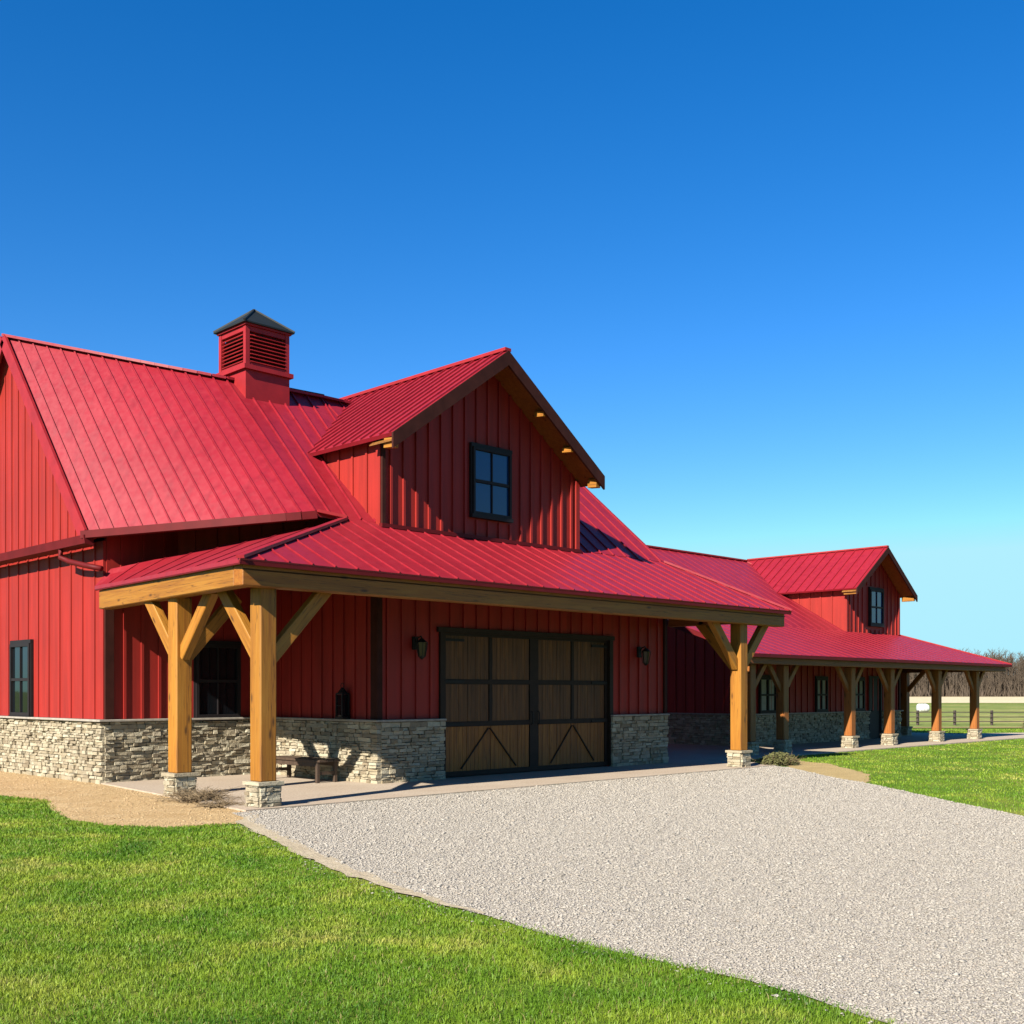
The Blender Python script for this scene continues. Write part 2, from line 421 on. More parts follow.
def post(parent, x, y, z0, ztop, wd=.27, braces=(), bl=.95, pier=(.39, .34), bs=(.14, .2), mat='cedar', bmat=None):
    p = member('porch_post', (x, y, z0 + pier[1]), (x, y, ztop), wd, wd, mat, parent, (1, 0, 0), .018)
    m = MB(); h = pier[0]/2 - .03
    m.box((x-h, y-h, z0 - .02), (x+h, y+h, z0 + pier[1] - .01))
    for (a, b, n) in (((x-h, y+h), (x-h, y-h), (-1, 0)), ((x-h, y-h), (x+h, y-h), (0, -1)), ((x+h, y-h), (x+h, y+h), (1, 0)), ((x+h, y+h), (x-h, y+h), (0, 1))):
        stones(m, a, b, z0 - .01, z0 + pier[1] - .045, n, .030, (.04, .07), (.08, .2), .008)
    m.box((x-h-.045, y-h-.045, z0+pier[1]-.045), (x+h+.045, y+h+.045, z0+pier[1]+.004))
    m.build('stone_pier', 'stone', p)
    for (bx, by) in braces:
        d = V((bx, by, 0)); L = bl*d.length; d.normalize()
        a = V((x, y, ztop - L - .02)) + d*(wd*.38); b = V((x, y, ztop + .06)) + d*(wd*.38 + L)
        member('brace', a, b, bs[0], bs[1], bmat or mat, p, (0, 0, 1), .01)
    return p

def poly_sheet(name, pts, z, mat, kind='structure', wob=0, sub=0.0, parent=None, thick=0):
    out = []
    n = len(pts)
    for i in range(n):
        a = V(pts[i]); b = V(pts[(i+1) % n]); L = (b-a).length
        k = max(1, int(L/sub)) if sub else 1
        nn = V((-(b-a).y, (b-a).x))/max(L, 1e-6)
        for j in range(k):
            q = a + (b-a)*j/k
            if wob and j: q = q + nn*random.uniform(-wob, wob)
            out.append(q)
    bm = bmesh.new()
    vs = [bm.verts.new((q.x, q.y, z)) for q in out]
    bm.faces.new(vs)
    if thick:
        r = bmesh.ops.extrude_face_region(bm, geom=bm.faces[:])
        for g in r['geom']:
            if isinstance(g, bmesh.types.BMVert): g.co.z -= thick
    bmesh.ops.recalc_face_normals(bm, faces=bm.faces)
    bmesh.ops.triangulate(bm, faces=bm.faces[:])
    for f in bm.faces:
        if abs(f.normal.z) > .9 and f.calc_center_median().z > z - .001 and f.normal.z < 0: f.normal_flip()
    me = bpy.data.meshes.new(name); bm.to_mesh(me); bm.free()
    o = link(name, me, mat, parent)
    if kind: o['kind'] = kind
    return o

# ------------------------------------------------------------------ ground
S2 = math.sqrt(.5)
def hgt(d):
    pts = [(-1e5, 0), (46, 0), (75, -.6), (105, -.25), (150, .15), (300, .35), (420, 1.0), (900, 2.0), (1e5, 2.0)]
    for (a, za), (b, zb) in zip(pts, pts[1:]):
        if d <= b:
            t = (d-a)/(b-a); t = t*t*(3-2*t); return za + (zb-za)*t
def m_ground():
    g = N('lawn_ground')
    a = g.noise(.55, 5, .65); b = g.noise(30, 4, .6); c0 = g.noise(.04, 4, .6)
    c = g.ramp(a, [(.28, (.10, .21, .014)), (.42, (.18, .31, .022)), (.56, (.27, .37, .04)), (.72, (.44, .44, .09))])
    c = g.mix(g.ramp(c0, [(.4, (0, 0, 0)), (.7, (.35,)*3)]), c, (.22, .22, .07))
    c = g.mix(g.ramp(b, [(.35, (.6,)*3), (.6, (0, 0, 0))]), c, (.045, .08, .015))
    g.col(c); g.set(Roughness=.95); g.b.inputs['Specular IOR Level'].default_value = .1
    g.bump(b, .7, .05)
    return g.m
M['ground'] = m_ground()
ds = [-1500, -400, -100, -40, -10, 0, 10, 20, 30, 40, 46] + list(range(50, 160, 5)) + [170, 190, 220, 250, 300, 340, 380, 420, 550, 700, 900, 1500, 2500]
rs = [-2500, -800, -300, -120, -60, -30, -15, 0, 15, 30, 45, 60, 80, 120, 200, 300, 600, 1200, 2500]
gm = MB()
for d in ds:
    for r in rs: gm.v.append(((d+r)*S2, (d-r)*S2, hgt(d)))
for i in range(len(ds)-1):
    for j in range(len(rs)-1):
        k = i*len(rs)+j; gm.f.append((k, k+1, k+len(rs)+1, k+len(rs)))
go = gm.build('ground', 'ground', smooth=True); go['kind'] = 'structure'
if go.data.polygons[0].normal.z < 0: go.data.flip_normals()

def band(name, prof, r0, r1, mat, lift=.03):
    m = MB(); n = 24
    for d, wv in prof:
        for j in range(n+1):
            r = r0 + (r1-r0)*j/n; dd = d + wv*math.sin(r*.13 + d)
            m.v.append(((dd+r)*S2, (dd-r)*S2, hgt(dd) + lift))
    for i in range(len(prof)-1):
        for j in range(n):
            k = i*(n+1)+j; m.f.append((k, k+1, k+n+2, k+n+1))
    o = m.build(name, mat); o['kind'] = 'structure'
    if o.data.polygons[0].normal.z < 0: o.data.flip_normals()
    return o
band('pasture', [(d, 0) for d in (68, 75, 85, 95, 105, 120, 135, 151)], 10, 200, 'pasture', .02)
band('stubble_field', [(d, 2 if d < 165 else 0) for d in (150, 158, 170, 190, 215, 240, 270, 300)], 10, 260, 'stubble')
band('dry_track', [(d, 1.0) for d in (56, 59, 62, 65, 68)], 16, 120, 'straw', .03)

LAWN_L = [(7.64, 12.31), (6.9, 10.2), (6.3, 8.5), (5.9, 7.0), (5.70, 6.1), (5.52, 5.0), (5.47, 4.3), (5.46, 3.6), (5.38, 3.1), (5.22, 2.5), (4.9, 1.2), (4.3, -.6), (3.4, -3), (2.0, -6)]
DRIVE_R = [(21.6, 13.42), (21.5, 13.0), (20.6, 12.0), (19.6, 10.9), (18.74, 9.7), (16.55, 7.25), (15.2, 5.65), (14.2, 4.45), (11.5, 1.2), (8.5, -2.5), (6, -6)]
poly_sheet('gravel_driveway', [(8.05, 13.42), (7.9, 12.9)] + LAWN_L + list(reversed(DRIVE_R)), .010, 'gravel', sub=.25, wob=.035)
DIRT = [(9.3, 19.6), (8.5, 13.3), (8.0, 12.9), (7.64, 12.31), (7.2, 12.42), (6.67, 12.54), (6.25, 13.25), (6.15, 14.24), (6.5, 15.6), (7.0, 17.0), (6.85, 18.1), (6.4, 19.74), (6.2, 26), (6.4, 32), (9.3, 32)]
poly_sheet('dirt_bed', DIRT, .006, 'dirt', sub=.2, wob=.05)
poly_sheet('dry_patch', [(22.3, 13.46), (23.6, 15.0), (24.0, 14.5), (23.2, 12.9), (20.9, 10.75), (19.4, 9.95), (18.74, 9.7), (19.6, 10.9), (20.6, 12.0), (21.5, 13.0)], .006, 'straw', sub=.3, wob=.08)
poly_sheet('concrete_walk', [(8.28, 13.44), (22.2, 13.44), (22.2, 15.25), (45, 15.25), (46, 17.2), (43.2, 18.6), (42.6, 25), (28.7, 26), (20.9, 26), (12, 20.0), (9.02, 20.0)], .030, 'concrete', thick=.3)
poly_sheet('lawn_edging', [(8.02, 12.98), (7.46, 12.34), (6.72, 10.2), (6.13, 8.5), (5.80, 7.0), (5.68, 6.0), (5.72, 6.0), (5.92, 7.0), (6.32, 8.46), (6.94, 10.15), (7.7, 12.3), (8.2, 12.98)], .016, 'sand', sub=.15, wob=.045)

# ------------------------------------------------------------------ main barn
barn = thing('barn', (14.5, 19.5, 0), 'big red barn with timber porch, louvred cupola and brown plank garage door', 'barn')
YB, YW = 15.73, 19.35           # bump-out front wall, recessed wall
XB0, XB1 = 12.37, 20.7
A = V((8.7, 19.4, 4.49)); MM = V((11.2, 16.0, 4.74)); BB = V((13.0, 15.75, 4.64))
R0 = V((8.7, 23.1, 8.78)); K = V((13.8, 19.5, 7.83))

def ruled(mb, top, bot, th=.07, rib=(.026, .034)):
    """sheet roof between two polylines, one standing seam at each pair of points"""
    k = len(mb.v); J = 6; n = len(top) - 1
    for layer in (0, 1):
        for i in range(n+1):
            for j in range(J+1):
                p = bot[i].lerp(top[i], j/J); mb.v.append((p.x, p.y, p.z - (th if layer else 0)))
    st = J+1; off = (n+1)*st
    for i in range(n):
        for j in range(J):
            a = k+i*st+j
            mb.f.append((a, a+st, a+st+1, a+1)); mb.f.append((a+off, a+1+off, a+st+1+off, a+st+off))
        a = k+i*st; mb.f.append((a, a+off, a+st+off, a+st)); a += J; mb.f.append((a, a+st, a+st+off, a+off))
    for i in (0, n):
        for j in range(J):
            a = k+i*st+j; mb.f.append((a, a+1, a+1+off, a+off))
    for i in range(n+1):
        d = (top[i]-bot[i]); e = (top[min(n, i+1)]-top[max(0, i-1)]).normalized(); nn = e.cross(d).normalized()
        if nn.z < 0: nn = -nn
        mb.bar(bot[i] + nn*rib[1]/2, top[i] + nn*rib[1]/2, rib[0], rib[1], nn)

# ridge and eave of the swept left-hand slope, seam by seam
RID = [V(p) for p in [(8.703, 23.1, 8.778), (8.864, 22.815, 8.697), (9.025, 22.534, 8.617), (9.186, 22.26, 8.539), (9.347, 21.991, 8.463), (9.51, 21.728, 8.388), (9.673, 21.473, 8.316), (9.838, 21.224, 8.245), (10.005, 20.982, 8.178), (10.175, 20.75, 8.112), (10.349, 20.526, 8.05), (10.526, 20.312, 7.99), (10.71, 20.11, 7.934), (10.9, 19.922, 7.883), (11.1, 19.751, 7.837), (11.314, 19.604, 7.798), (11.556, 19.5, 7.773)] ]
EAV = [V(p) for p in [(8.69, 19.4, 4.488), (8.83, 19.13, 4.496), (8.968, 18.866, 4.506), (9.108, 18.606, 4.515), (9.247, 18.353, 4.525), (9.388, 18.105, 4.536), (9.529, 17.863, 4.547), (9.672, 17.628, 4.559), (9.818, 17.4, 4.571), (9.966, 17.18, 4.585), (10.118, 16.969, 4.6), (10.275, 16.767, 4.616), (10.438, 16.577, 4.635), (10.609, 16.399, 4.655), (10.79, 16.237, 4.679), (10.986, 16.098, 4.707), (11.213, 16.0, 4.743)] ]
rf = MB()
RM = RID[-1]; K = V((13.8, 19.5, 7.83))
ruled(rf, RID + [RM.lerp(K, q/6) for q in range(1, 7)], EAV + [MM.lerp(BB, q/6) for q in range(1, 7)])
T0, T1 = V((20.7, 19.5, 7.83)), V((20.7, 15.75, 4.64))
roof_plane(rf, [BB, T1, T0, K], (0, 1, .86), .42)
# rear slopes
RB0, RBK, RBT = V((8.7, 26.8, 4.49)), V((15.5, 24.6, 4.5)), V((20.7, 23.3, 4.5))
rf.prism([R0, RID[8], RBK, RB0], (0, 0, -.07)); rf.prism([RID[8], K, RBK], (0, 0, -.07)); rf.prism([K, T0, RBT, RBK], (0, 0, -.07))
roof = rf.build('roof', 'roof', barn)
rc = MB()
for a, b in zip(RID + [K], RID[1:] + [K, T0]): rc.bar(a + V((0, 0, .02)), b + V((0, 0, .02)), .20, .05)
rc.build('ridge_cap', 'roof', roof)
dv = MB(); dv.bar((12.75, 19.62, 7.83), (13.9, 19.62, 7.86), .26, .13)
dv.build('far_slope_shade', 'slate', roof)  # dark strip standing in for the shaded far slope behind the ridge
rk = MB()
for a, b in ((R0, A), (R0, RB0)):
    a = a + V((-.035, 0, -.06)); b = b + V((-.035, 0, -.06)); rk.bar(a, b, .05, .26, (0, 0, 1))
rk.build('rake_trim', 'trim_red', roof)

# left gable, above the gutter, and left wall below it
sd = MB()
siding(sd, (8.84, 26.7), (8.84, 19.5), 4.40, [(0, 4.42), (.5, 8.60), (1, 4.42)], (-1, 0), .1, .33, .045, .022)
siding(sd, (9.0, 31.0), (9.0, YW), 1.16, [(0, 4.36), (1, 4.36)], (-1, 0), .15, .50, .035, .024)
# recessed wall and bump-out side, and the slanting wall between the porch roof and the eave
siding(sd, (9.15, YW), (XB0, YW), 1.16, [(0, 3.75), (1, 4.4)], (0, -1), .15, .34, .05, .034)
siding(sd, (XB0, YW), (XB0, YB+.12), 1.16, [(0, 4.4), (1, 4.45)], (-1, 0), .15, .34, .05, .034)
siding(sd, (9.06, YW-.02), (10.45, YW-.02), 3.76, [(0, 4.42), (1, 4.9)], (0, -1), .1, .42, .05, .03)
siding(sd, (10.45, YW-.02), (12.75, 16.6), 3.6, [(0, 4.9), (1, 5.2)], (-.8, -.6), .1, .42, .05, .03)
# front wall round the garage door
DX0, DX1, DZ = 13.9, 18.7, 2.77
siding(sd, (XB0, YB), (DX0-.1, YB), 1.16, [(0, 4.4), (1, 4.4)], (0, -1), .12, .34, .05, .034)
siding(sd, (DX0-.1, YB), (DX1+.1, YB), DZ+.1, [(0, 4.4), (1, 4.4)], (0, -1), .12, .34, .05, .034)
siding(sd, (DX1+.1, YB), (XB1, YB), 1.16, [(0, 4.4), (1, 4.4)], (0, -1), .12, .34, .05, .034)
sd.box((DX0-.1, YB+.002, 0), (DX0, YB+.12, DZ+.1)); sd.box((DX1, YB+.002, 0), (DX1+.1, YB+.12, DZ+.1))
# far sides
sd.prism([(XB1-.12, YB+.121, 0), (XB1-.12, 23.2, 0), (XB1-.12, 23.2, 4.5), (XB1-.12, 19.5, 7.7), (XB1-.12, YB+.121, 4.4)], (.12, 0, 0))
sd.prism([(9.0, 26.5, 0), (20.6, 23.2, 0), (20.6, 23.2, 4.4), (9.0, 26.5, 4.4)], (0, -.12, 0))
wall = sd.build('wall', 'siding', barn)

st = MB()
stones(st, (9.0, 31), (9.0, YW), 0.0, 1.11, (-1, 0), .07, ends=(0, .06))
stones(st, (9.0, YW), (XB0, YW), 0.02, 1.11, (0, -1), .07, ends=(0, 0))
stones(st, (XB0, YW), (XB0, YB), 0.02, 1.11, (-1, 0), .09, ends=(0, .08))
stones(st, (XB0, YB), (DX0-.02, YB), 0.02, 1.11, (0, -1), .09)
stones(st, (DX1+.02, YB), (XB1, YB), 0.02, 1.11, (0, -1), .09)
stone = st.build('stone_base', 'stone', barn)
each('mortar', 'mortar', stone, [((8.975, YW-.025, 0), (9.12, 31, 1.115)), ((9.121, YW-.025, 0), (XB0-.03, YW+.1, 1.115)),
    ((XB0-.025, YB-.02, 0), (XB0+.12, YW-.026, 1.115)), ((XB0+.121, YB-.02, 0), (DX0-.02, YB+.1, 1.115)), ((DX1+.02, YB-.02, 0), (XB1-.002, YB+.1, 1.115))])
each('stone_cap', 'cap', stone, [((8.87, YW-.13, 1.116), (9.1, 31, 1.155)), ((9.101, YW-.128, 1.116), (XB0-.13, YW+.1, 1.156)),
    ((XB0-.128, YB-.13, 1.116), (XB0+.1, YW-.14, 1.157)), ((XB0+.101, YB-.128, 1.116), (DX0-.012, YB+.1, 1.155)), ((DX1+.012, YB-.128, 1.116), (XB1+.03, YB+.1, 1.155))], bevel=.006)
m = MB(); m.box((XB0-.05, YB-.050, 1.164), (XB0+.06, YB-.002, 4.35)); m.box((XB0-.052, YB-.001, 1.164), (XB0-.003, YB+.15, 4.35)); m.build('corner_trim', 'trim_dark', barn)
each('corner_trim', 'trim_dark', barn, [((9.02, YW-.05, 1.164), (9.18, YW-.003, 3.7)), ((XB1-.07, YB-.05, 1.164), (XB1+.03, YB-.003, 4.35))])

# gutter band along the left wall, gutter along the slanting eave, downspout
gu = MB()
prof = [(-.02, -.16), (-.18, -.13), (-.20, .02), (-.16, .02), (-.02, .0)]
gu.prism([(8.80 + x, 19.25, 4.40 + z) for x, z in prof], (0, 12, 0))
gu.build('gutter', 'gutter', barn)
gu = MB()
for a, b in zip(EAV, EAV[1:]):
    a = a + V((0, 0, -.06)); b = b + V((0, 0, -.06)); e = (b - a).normalized(); pn = V((-abs(e.y), -abs(e.x), 0)).normalized()
    gu.bar(a + pn*.06, b + pn*.06 + e*.01, .13, .13)
gu.build('gutter', 'gutter', barn)
gu = MB(); gu.tube([(8.68, 20.4, 4.27), (8.68, 20.4, 4.12), (8.72, 20.1, 4.02), (8.8, 19.5, 3.90), (8.9, 19.2, 3.84)], .05, 10)
gu.build('downspout', 'gutter', barn, smooth=True)

# porch roof
ZE = 3.47
H0, H1 = V((11.65, 15.75, 4.63)), V((20.7, 15.75, 4.63))
E0, E1 = V((8.14, 13.36, ZE)), V((22.25, 13.36, ZE))
pr = MB()
up = (H0 - E0); sl = (4.63-ZE)/(15.75-13.36)
roof_plane(pr, [E0, E1, H1 + V((0, .25, .25*sl)), H0 + V((.35, .25, .25*sl)), H0], (0, 1, sl), .40, .06, (.024, .022))
W0, W1 = V((9.12, 19.3, 3.86)), V((8.82, 19.3, ZE + .06))
n_ = 8
for i in range(n_):        # left plane, slightly warped up to the slanting wall
    a = E0.lerp(W1, i/n_); b = E0.lerp(W1, (i+1)/n_); c_ = H0.lerp(W0, (i+1)/n_); d_ = H0.lerp(W0, i/n_)
    pr.prism([a, b, c_, d_], (0, 0, -.06))
    pr.bar(a + V((0, 0, .003)), d_ + V((0, 0, .003)), .02, .018)
pr.prism([E1, V((22.25, 15.0, ZE)), V((20.75, 16.0, 4.7)), H1], (0, 0, -.06))
porch_roof = pr.build('porch_roof', 'roof', barn)
bars('hip_cap', 'roof', porch_roof, [(E0 + V((0, 0, .02)), H0 + V((0, 0, .02)), .12, .045), (E1 + V((0, 0, .02)), H1 + V((0, 0, .02)), .12, .045)])
fl = MB(); fl.bar(MM + V((.05, -.02, .02)), H0 + V((.05, .02, .05)), .14, .05); fl.build('flashing', 'trim_red', porch_roof)
fa = MB(); fa.bar(E0 + V((0, .02, -.055)), E1 + V((0, .02, -.055)), .03, .05); fa.bar(E0 + V((.02, .02, -.055)), W1 + V((.02, 0, -.055)), .03, .05)
fa.build('fascia', 'gutter', porch_roof)
sh = MB()
b0, b1, b2 = V((9.1, YW-.04, 3.84)), V((10.45, YW-.04, 3.98)), V((12.75, 16.6, 4.62))
for tri_ in ((W0, b0, b1), (W0, b1, H0), (H0, b1, b2)): sh.prism([p + V((0, 0, -.03)) for p in tri_], (0, 0, -.05))
sh.build('valley_pan', 'gutter', porch_roof)
so = MB()
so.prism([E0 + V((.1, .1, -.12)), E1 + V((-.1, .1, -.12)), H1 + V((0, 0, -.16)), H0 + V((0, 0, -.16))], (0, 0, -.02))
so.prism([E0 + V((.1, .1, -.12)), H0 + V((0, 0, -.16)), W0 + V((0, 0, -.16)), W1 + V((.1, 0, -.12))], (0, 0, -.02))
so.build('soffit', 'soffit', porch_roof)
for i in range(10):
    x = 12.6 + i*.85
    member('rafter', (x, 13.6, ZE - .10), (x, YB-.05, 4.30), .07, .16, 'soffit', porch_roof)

ZBM = 3.135
member('porch_beam', (8.24, 13.58, ZBM + .15), (22.12, 13.58, ZBM + .15), .24, .34, 'cedar_shade', barn)
member('porch_beam', (8.37, 13.705, ZBM + .15), (8.98, 19.2, ZBM + .15), .24, .336, 'cedar', barn)
member('porch_beam', (20.75, 13.73, ZBM + .14), (20.75, 15.6, ZBM + .14), .2, .27, 'cedar_dark', barn)
post(barn, 8.76, 13.76, .04, ZBM, .275, ((0, 1), (1, 0)), .98)
post(barn, 8.76, 16.14, .04, ZBM, .275, ((0, 1), (0, -1), (1, 0)), .9)
post(barn, 20.72, 13.74, .04, ZBM, .275, ((-1, 0), (0, 1), (1, 0)), .92)

# windows of the barn
window(barn, (9.0-.004, 22.93, 1.90), .98, 1.44, (0, 1), (-1, 0), label='black double-hung window in the sunlit left wall')
window(barn, (11.27, YW-.004, 1.86), .95, 1.40, (1, 0), (0, -1), label='dark double-hung window under the porch')

# garage door
gd = MB(); gd.box((DX0, YB+.05, .046), (DX1, YB+.10, DZ)); door = gd.build('garage_door', 'doorframe', barn)
fr = MB()
fr.box((DX0-.10, YB-.05, .05), (DX0+.015, YB+.021, DZ-.001)); fr.box((DX1-.015, YB-.05, .05), (DX1+.10, YB+.021, DZ-.001)); fr.box((DX0-.16, YB-.06, DZ), (DX1+.14, YB-.002, DZ+.09))
fr.build('door_surround', 'doorframe', door)
W_, H_ = DX1-DX0, DZ-.05
xs = [(.022, .254), (.276, .490), (.548, .752), (.774, .978)]
rows = [(.020, .322), (.358, .618)]
zz = lambda t: DZ - t*H_
def planks(x0, x1, z0, z1, par, mat='plank'):
    k = max(3, int((x1-x0)/.105)); w1 = (x1-x0)/k
    Mw = Matrix.Translation(V((x0, YB+.048, z0)))
    m = MB()
    for i in range(k):
        m.box((i*w1 + .003, -.004 - random.uniform(0, .007), 0), ((i+1)*w1 - .003, .001, z1-z0))
    return m.build('panel', mat, par, Mw)
for a, b in xs:
    for r0, r1 in rows: planks(DX0+W_*a, DX0+W_*b, zz(r1), zz(r0), door)
for a, b in ((.022, .490), (.548, .978)):
    pn_ = planks(DX0+W_*a, DX0+W_*b, zz(.965), zz(.655), door, 'plank_gold')
    m = MB(); x0, x1 = DX0+W_*a, DX0+W_*b; c = (x0+x1)/2; zt, zb = zz(.67), zz(.95)
    m.bar((c-.02, YB+.032, zt), (x0+(x1-x0)*.17, YB+.032, zb), .02, .035, (0, 1, 0)); m.bar((c+.02, YB+.030, zt), (x1-(x1-x0)*.17, YB+.030, zb), .02, .035, (0, 1, 0))
    m.build('cross_batten', 'doorframe', pn_)
rl = MB()
for t0, t1 in ((.0, .018), (.325, .355), (.621, .652), (.968, 1.0)):
    rl.box((DX0+.002, YB+.022, zz(t1)), (DX1-.002, YB+.051, zz(t0)))
for a, b in ((.0, .020), (.493, .545), (.981, 1.0)): 
    for t0, t1 in ((.0185, .3245), (.3555, .6205), (.6525, .9675)):
        rl.box((DX0+W_*a+.002, YB+.024, zz(t1)), (DX0+W_*b-.002, YB+.051, zz(t0)))
for a, b in ((.257, .273), (.755, .771)):
    for t0, t1 in ((.0185, .3245), (.3555, .6205)): rl.box((DX0+W_*a, YB+.026, zz(t1)), (DX0+W_*b, YB+.051, zz(t0)))
rl.build('door_rails', 'doorframe', door)
for t in (.05, .34, .64):
    for x0, x1 in ((DX0+.03, DX0+.55), (DX1-.55, DX1-.03)):
        m = MB(); z = zz(t); m.box((x0, YB+.004, z-.025), (x1, YB+.020, z+.025)); m.build('strap_hinge', 'black', door)
m = MB()
for x in (DX0+W_*.50, DX0+W_*.54):
    m = MB(); m.tube([(x, YB+.022, 1.0), (x, YB-.03, 1.02), (x, YB-.03, 1.24), (x, YB+.022, 1.26)], .012, 6); m.build('handle', 'black', door)

# front dormer
DL, DR, DT = 12.4, 17.6, 6.17
PK = V((14.95, 0, 8.12)); TL, TR = V((12.15, 0, 6.12)), V((17.75, 0, 6.12))
sdm = (PK.z - TL.z)/(PK.x - TL.x)
dw = MB()
tz = lambda x: PK.z - .14 - sdm*abs(x - PK.x)
WX, WZ, WW, WH = 15.06, 5.69, 1.02, 1.28
siding(dw, (DL, YB-.06), (DR, YB-.06), 4.52, [(0, tz(DL)), ((PK.x-DL)/(DR-DL), tz(PK.x)), (1, tz(DR))], (0, -1), .12, .30, .05, .04, skip=((WX-DL-.58, WX-DL+.58, WZ-.74, WZ+.74),))
siding(dw, (DL, 21.0), (DL, YB+.061), 4.0, [(0, tz(DL)), (1, tz(DL))], (-1, 0), .1, .42, .05, .03)
siding(dw, (DR, YB+.061), (DR, 21.0), 4.0, [(0, tz(DR)), (1, tz(DR))], (1, 0), .1, .42, .05, .03)
dorm = dw.build('dormer', 'siding', barn)
dr = MB(); Y0, Y1 = 15.05, 21.3
for tip in (TL, TR):
    roof_plane(dr, [(tip.x, Y0, tip.z), (tip.x, Y1, tip.z), (PK.x, Y1, PK.z), (PK.x, Y0, PK.z)], (PK.x-tip.x, 0, PK.z-tip.z), .27, .07, (.03, .032))
dr.build('dormer_roof', 'roof', dorm)
m = MB(); m.bar((PK.x, Y0, PK.z+.02), (PK.x, Y1, PK.z+.02), .16, .06); m.build('ridge_cap', 'trim_red', dorm)
m = MB()
for tip in (TL, TR):
    a = V((tip.x, Y0-.02, tip.z-.14)); b = V((PK.x, Y0-.02, PK.z-.14))
    m.prism([a + V((0, 0, -.14)), b + V((0, 0, -.14)), b + V((0, 0, .135)), a + V((0, 0, .135))], (0, .045, 0))
m.build('fascia', 'trim_dark', dorm)
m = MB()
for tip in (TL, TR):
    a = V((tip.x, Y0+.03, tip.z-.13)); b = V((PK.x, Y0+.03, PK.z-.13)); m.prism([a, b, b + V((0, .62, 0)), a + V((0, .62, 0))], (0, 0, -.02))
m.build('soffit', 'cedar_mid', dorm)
for tip, ts in ((TL, (.04, .4, .7)), (TR, (.04, .33, .62))):
    for t in ts:
        q = tip.lerp(PK, t); member('lookout', (q.x, Y0+.06, q.z-.24), (q.x, Y0+.30, q.z-.22), .08 if t > .1 else .14, .11 if t > .1 else .17, 'cedar', dorm, bevel=.006)
each('corner_trim', 'trim_dark', dorm, [((DL-.02, YB-.112, 4.55), (DL+.05, YB-.062, tz(DL)-.02))])
each('corner_trim', 'siding', dorm, [((DL-.035, YB-.061, 4.4), (DL-.002, YB+.06, tz(DL)-.02)), ((DR-.08, YB-.112, 4.55), (DR+.03, YB-.062, tz(DR)-.02))])
m = MB(); m.bar((DL-.05, YB-.10, 4.60), (DR+.05, YB-.10, 4.60), .09, .07); m.build('flashing', 'gutter', dorm)
# the dormer's window is a part of the barn so that its frame and panes stay sub-parts
window(barn, (WX, YB-.068, WZ), WW, WH, (1, 0), (0, -1), pane='glass_sky', label='dormer window with sky reflection coloured into its panes', fr=.05, trim=.04)

# cupola
CU = MB(); cx, cy = 12.20, 19.50
CU.box((cx-.5, cy-.5, 6.698), (cx+.5, cy+.5, 7.919)); CU.box((cx-.56, cy-.56, 7.920), (cx+.56, cy+.56, 8.006))
for sx in (-1, 1):
    for sy in (-1, 1): CU.box((cx+sx*.5-.09*(sx > 0)-.0, cy+sy*.5-.09*(sy > 0), 8.006), (cx+sx*.5+.09*(sx < 0), cy+sy*.5+.09*(sy < 0), 8.775))
CU.box((cx-.49, cy-.49, 8.679), (cx+.49, cy+.49, 8.770)); CU.box((cx-.49, cy-.49, 8.007), (cx+.49, cy+.49, 8.073))
CU.box((cx-.53, cy-.53, 8.776), (cx+.53, cy+.53, 8.813))
cup = CU.build('cupola', 'trim_red', barn)
m = MB(); m.box((cx-.40, cy-.40, 8.074), (cx+.40, cy+.40, 8.677)); m.build('vent_core', 'louver_dark', cup)
for (u, n) in (((1, 0), (0, -1)), ((0, 1), (-1, 0)), ((1, 0), (0, 1)), ((0, 1), (1, 0))):
    m = MB(); u = V((*u, 0)); n = V((*n, 0)); o = V((cx, cy, 0))
    for i in range(8):
        z = 8.106 + i*.073
        a = o + n*.475 - u*.40 + V((0, 0, z)); m.bar(a, a + u*.80, .085, .014, (n.x*.75, n.y*.75, 1))
    m.build('louvre', 'trim_red', cup)
m = MB(); hw = .575; m.add([(cx-hw, cy-hw, 8.814), (cx+hw, cy-hw, 8.814), (cx+hw, cy+hw, 8.814), (cx-hw, cy+hw, 8.814),
                          (cx-hw, cy-hw, 8.842), (cx+hw, cy-hw, 8.842), (cx+hw, cy+hw, 8.842), (cx-hw, cy+hw, 8.842), (cx, cy, 9.294)],
                         [(3, 2, 1, 0), (0, 1, 5, 4), (1, 2, 6, 5), (2, 3, 7, 6), (3, 0, 4, 7), (4, 5, 8), (5, 6, 8), (6, 7, 8), (7, 4, 8)])
for sx in (-1, 1):
    for sy in (-1, 1): m.bar((cx+sx*hw, cy+sy*hw, 8.847), (cx, cy, 9.299), .04, .03)
m.build('cap_roof', 'slate', cup)

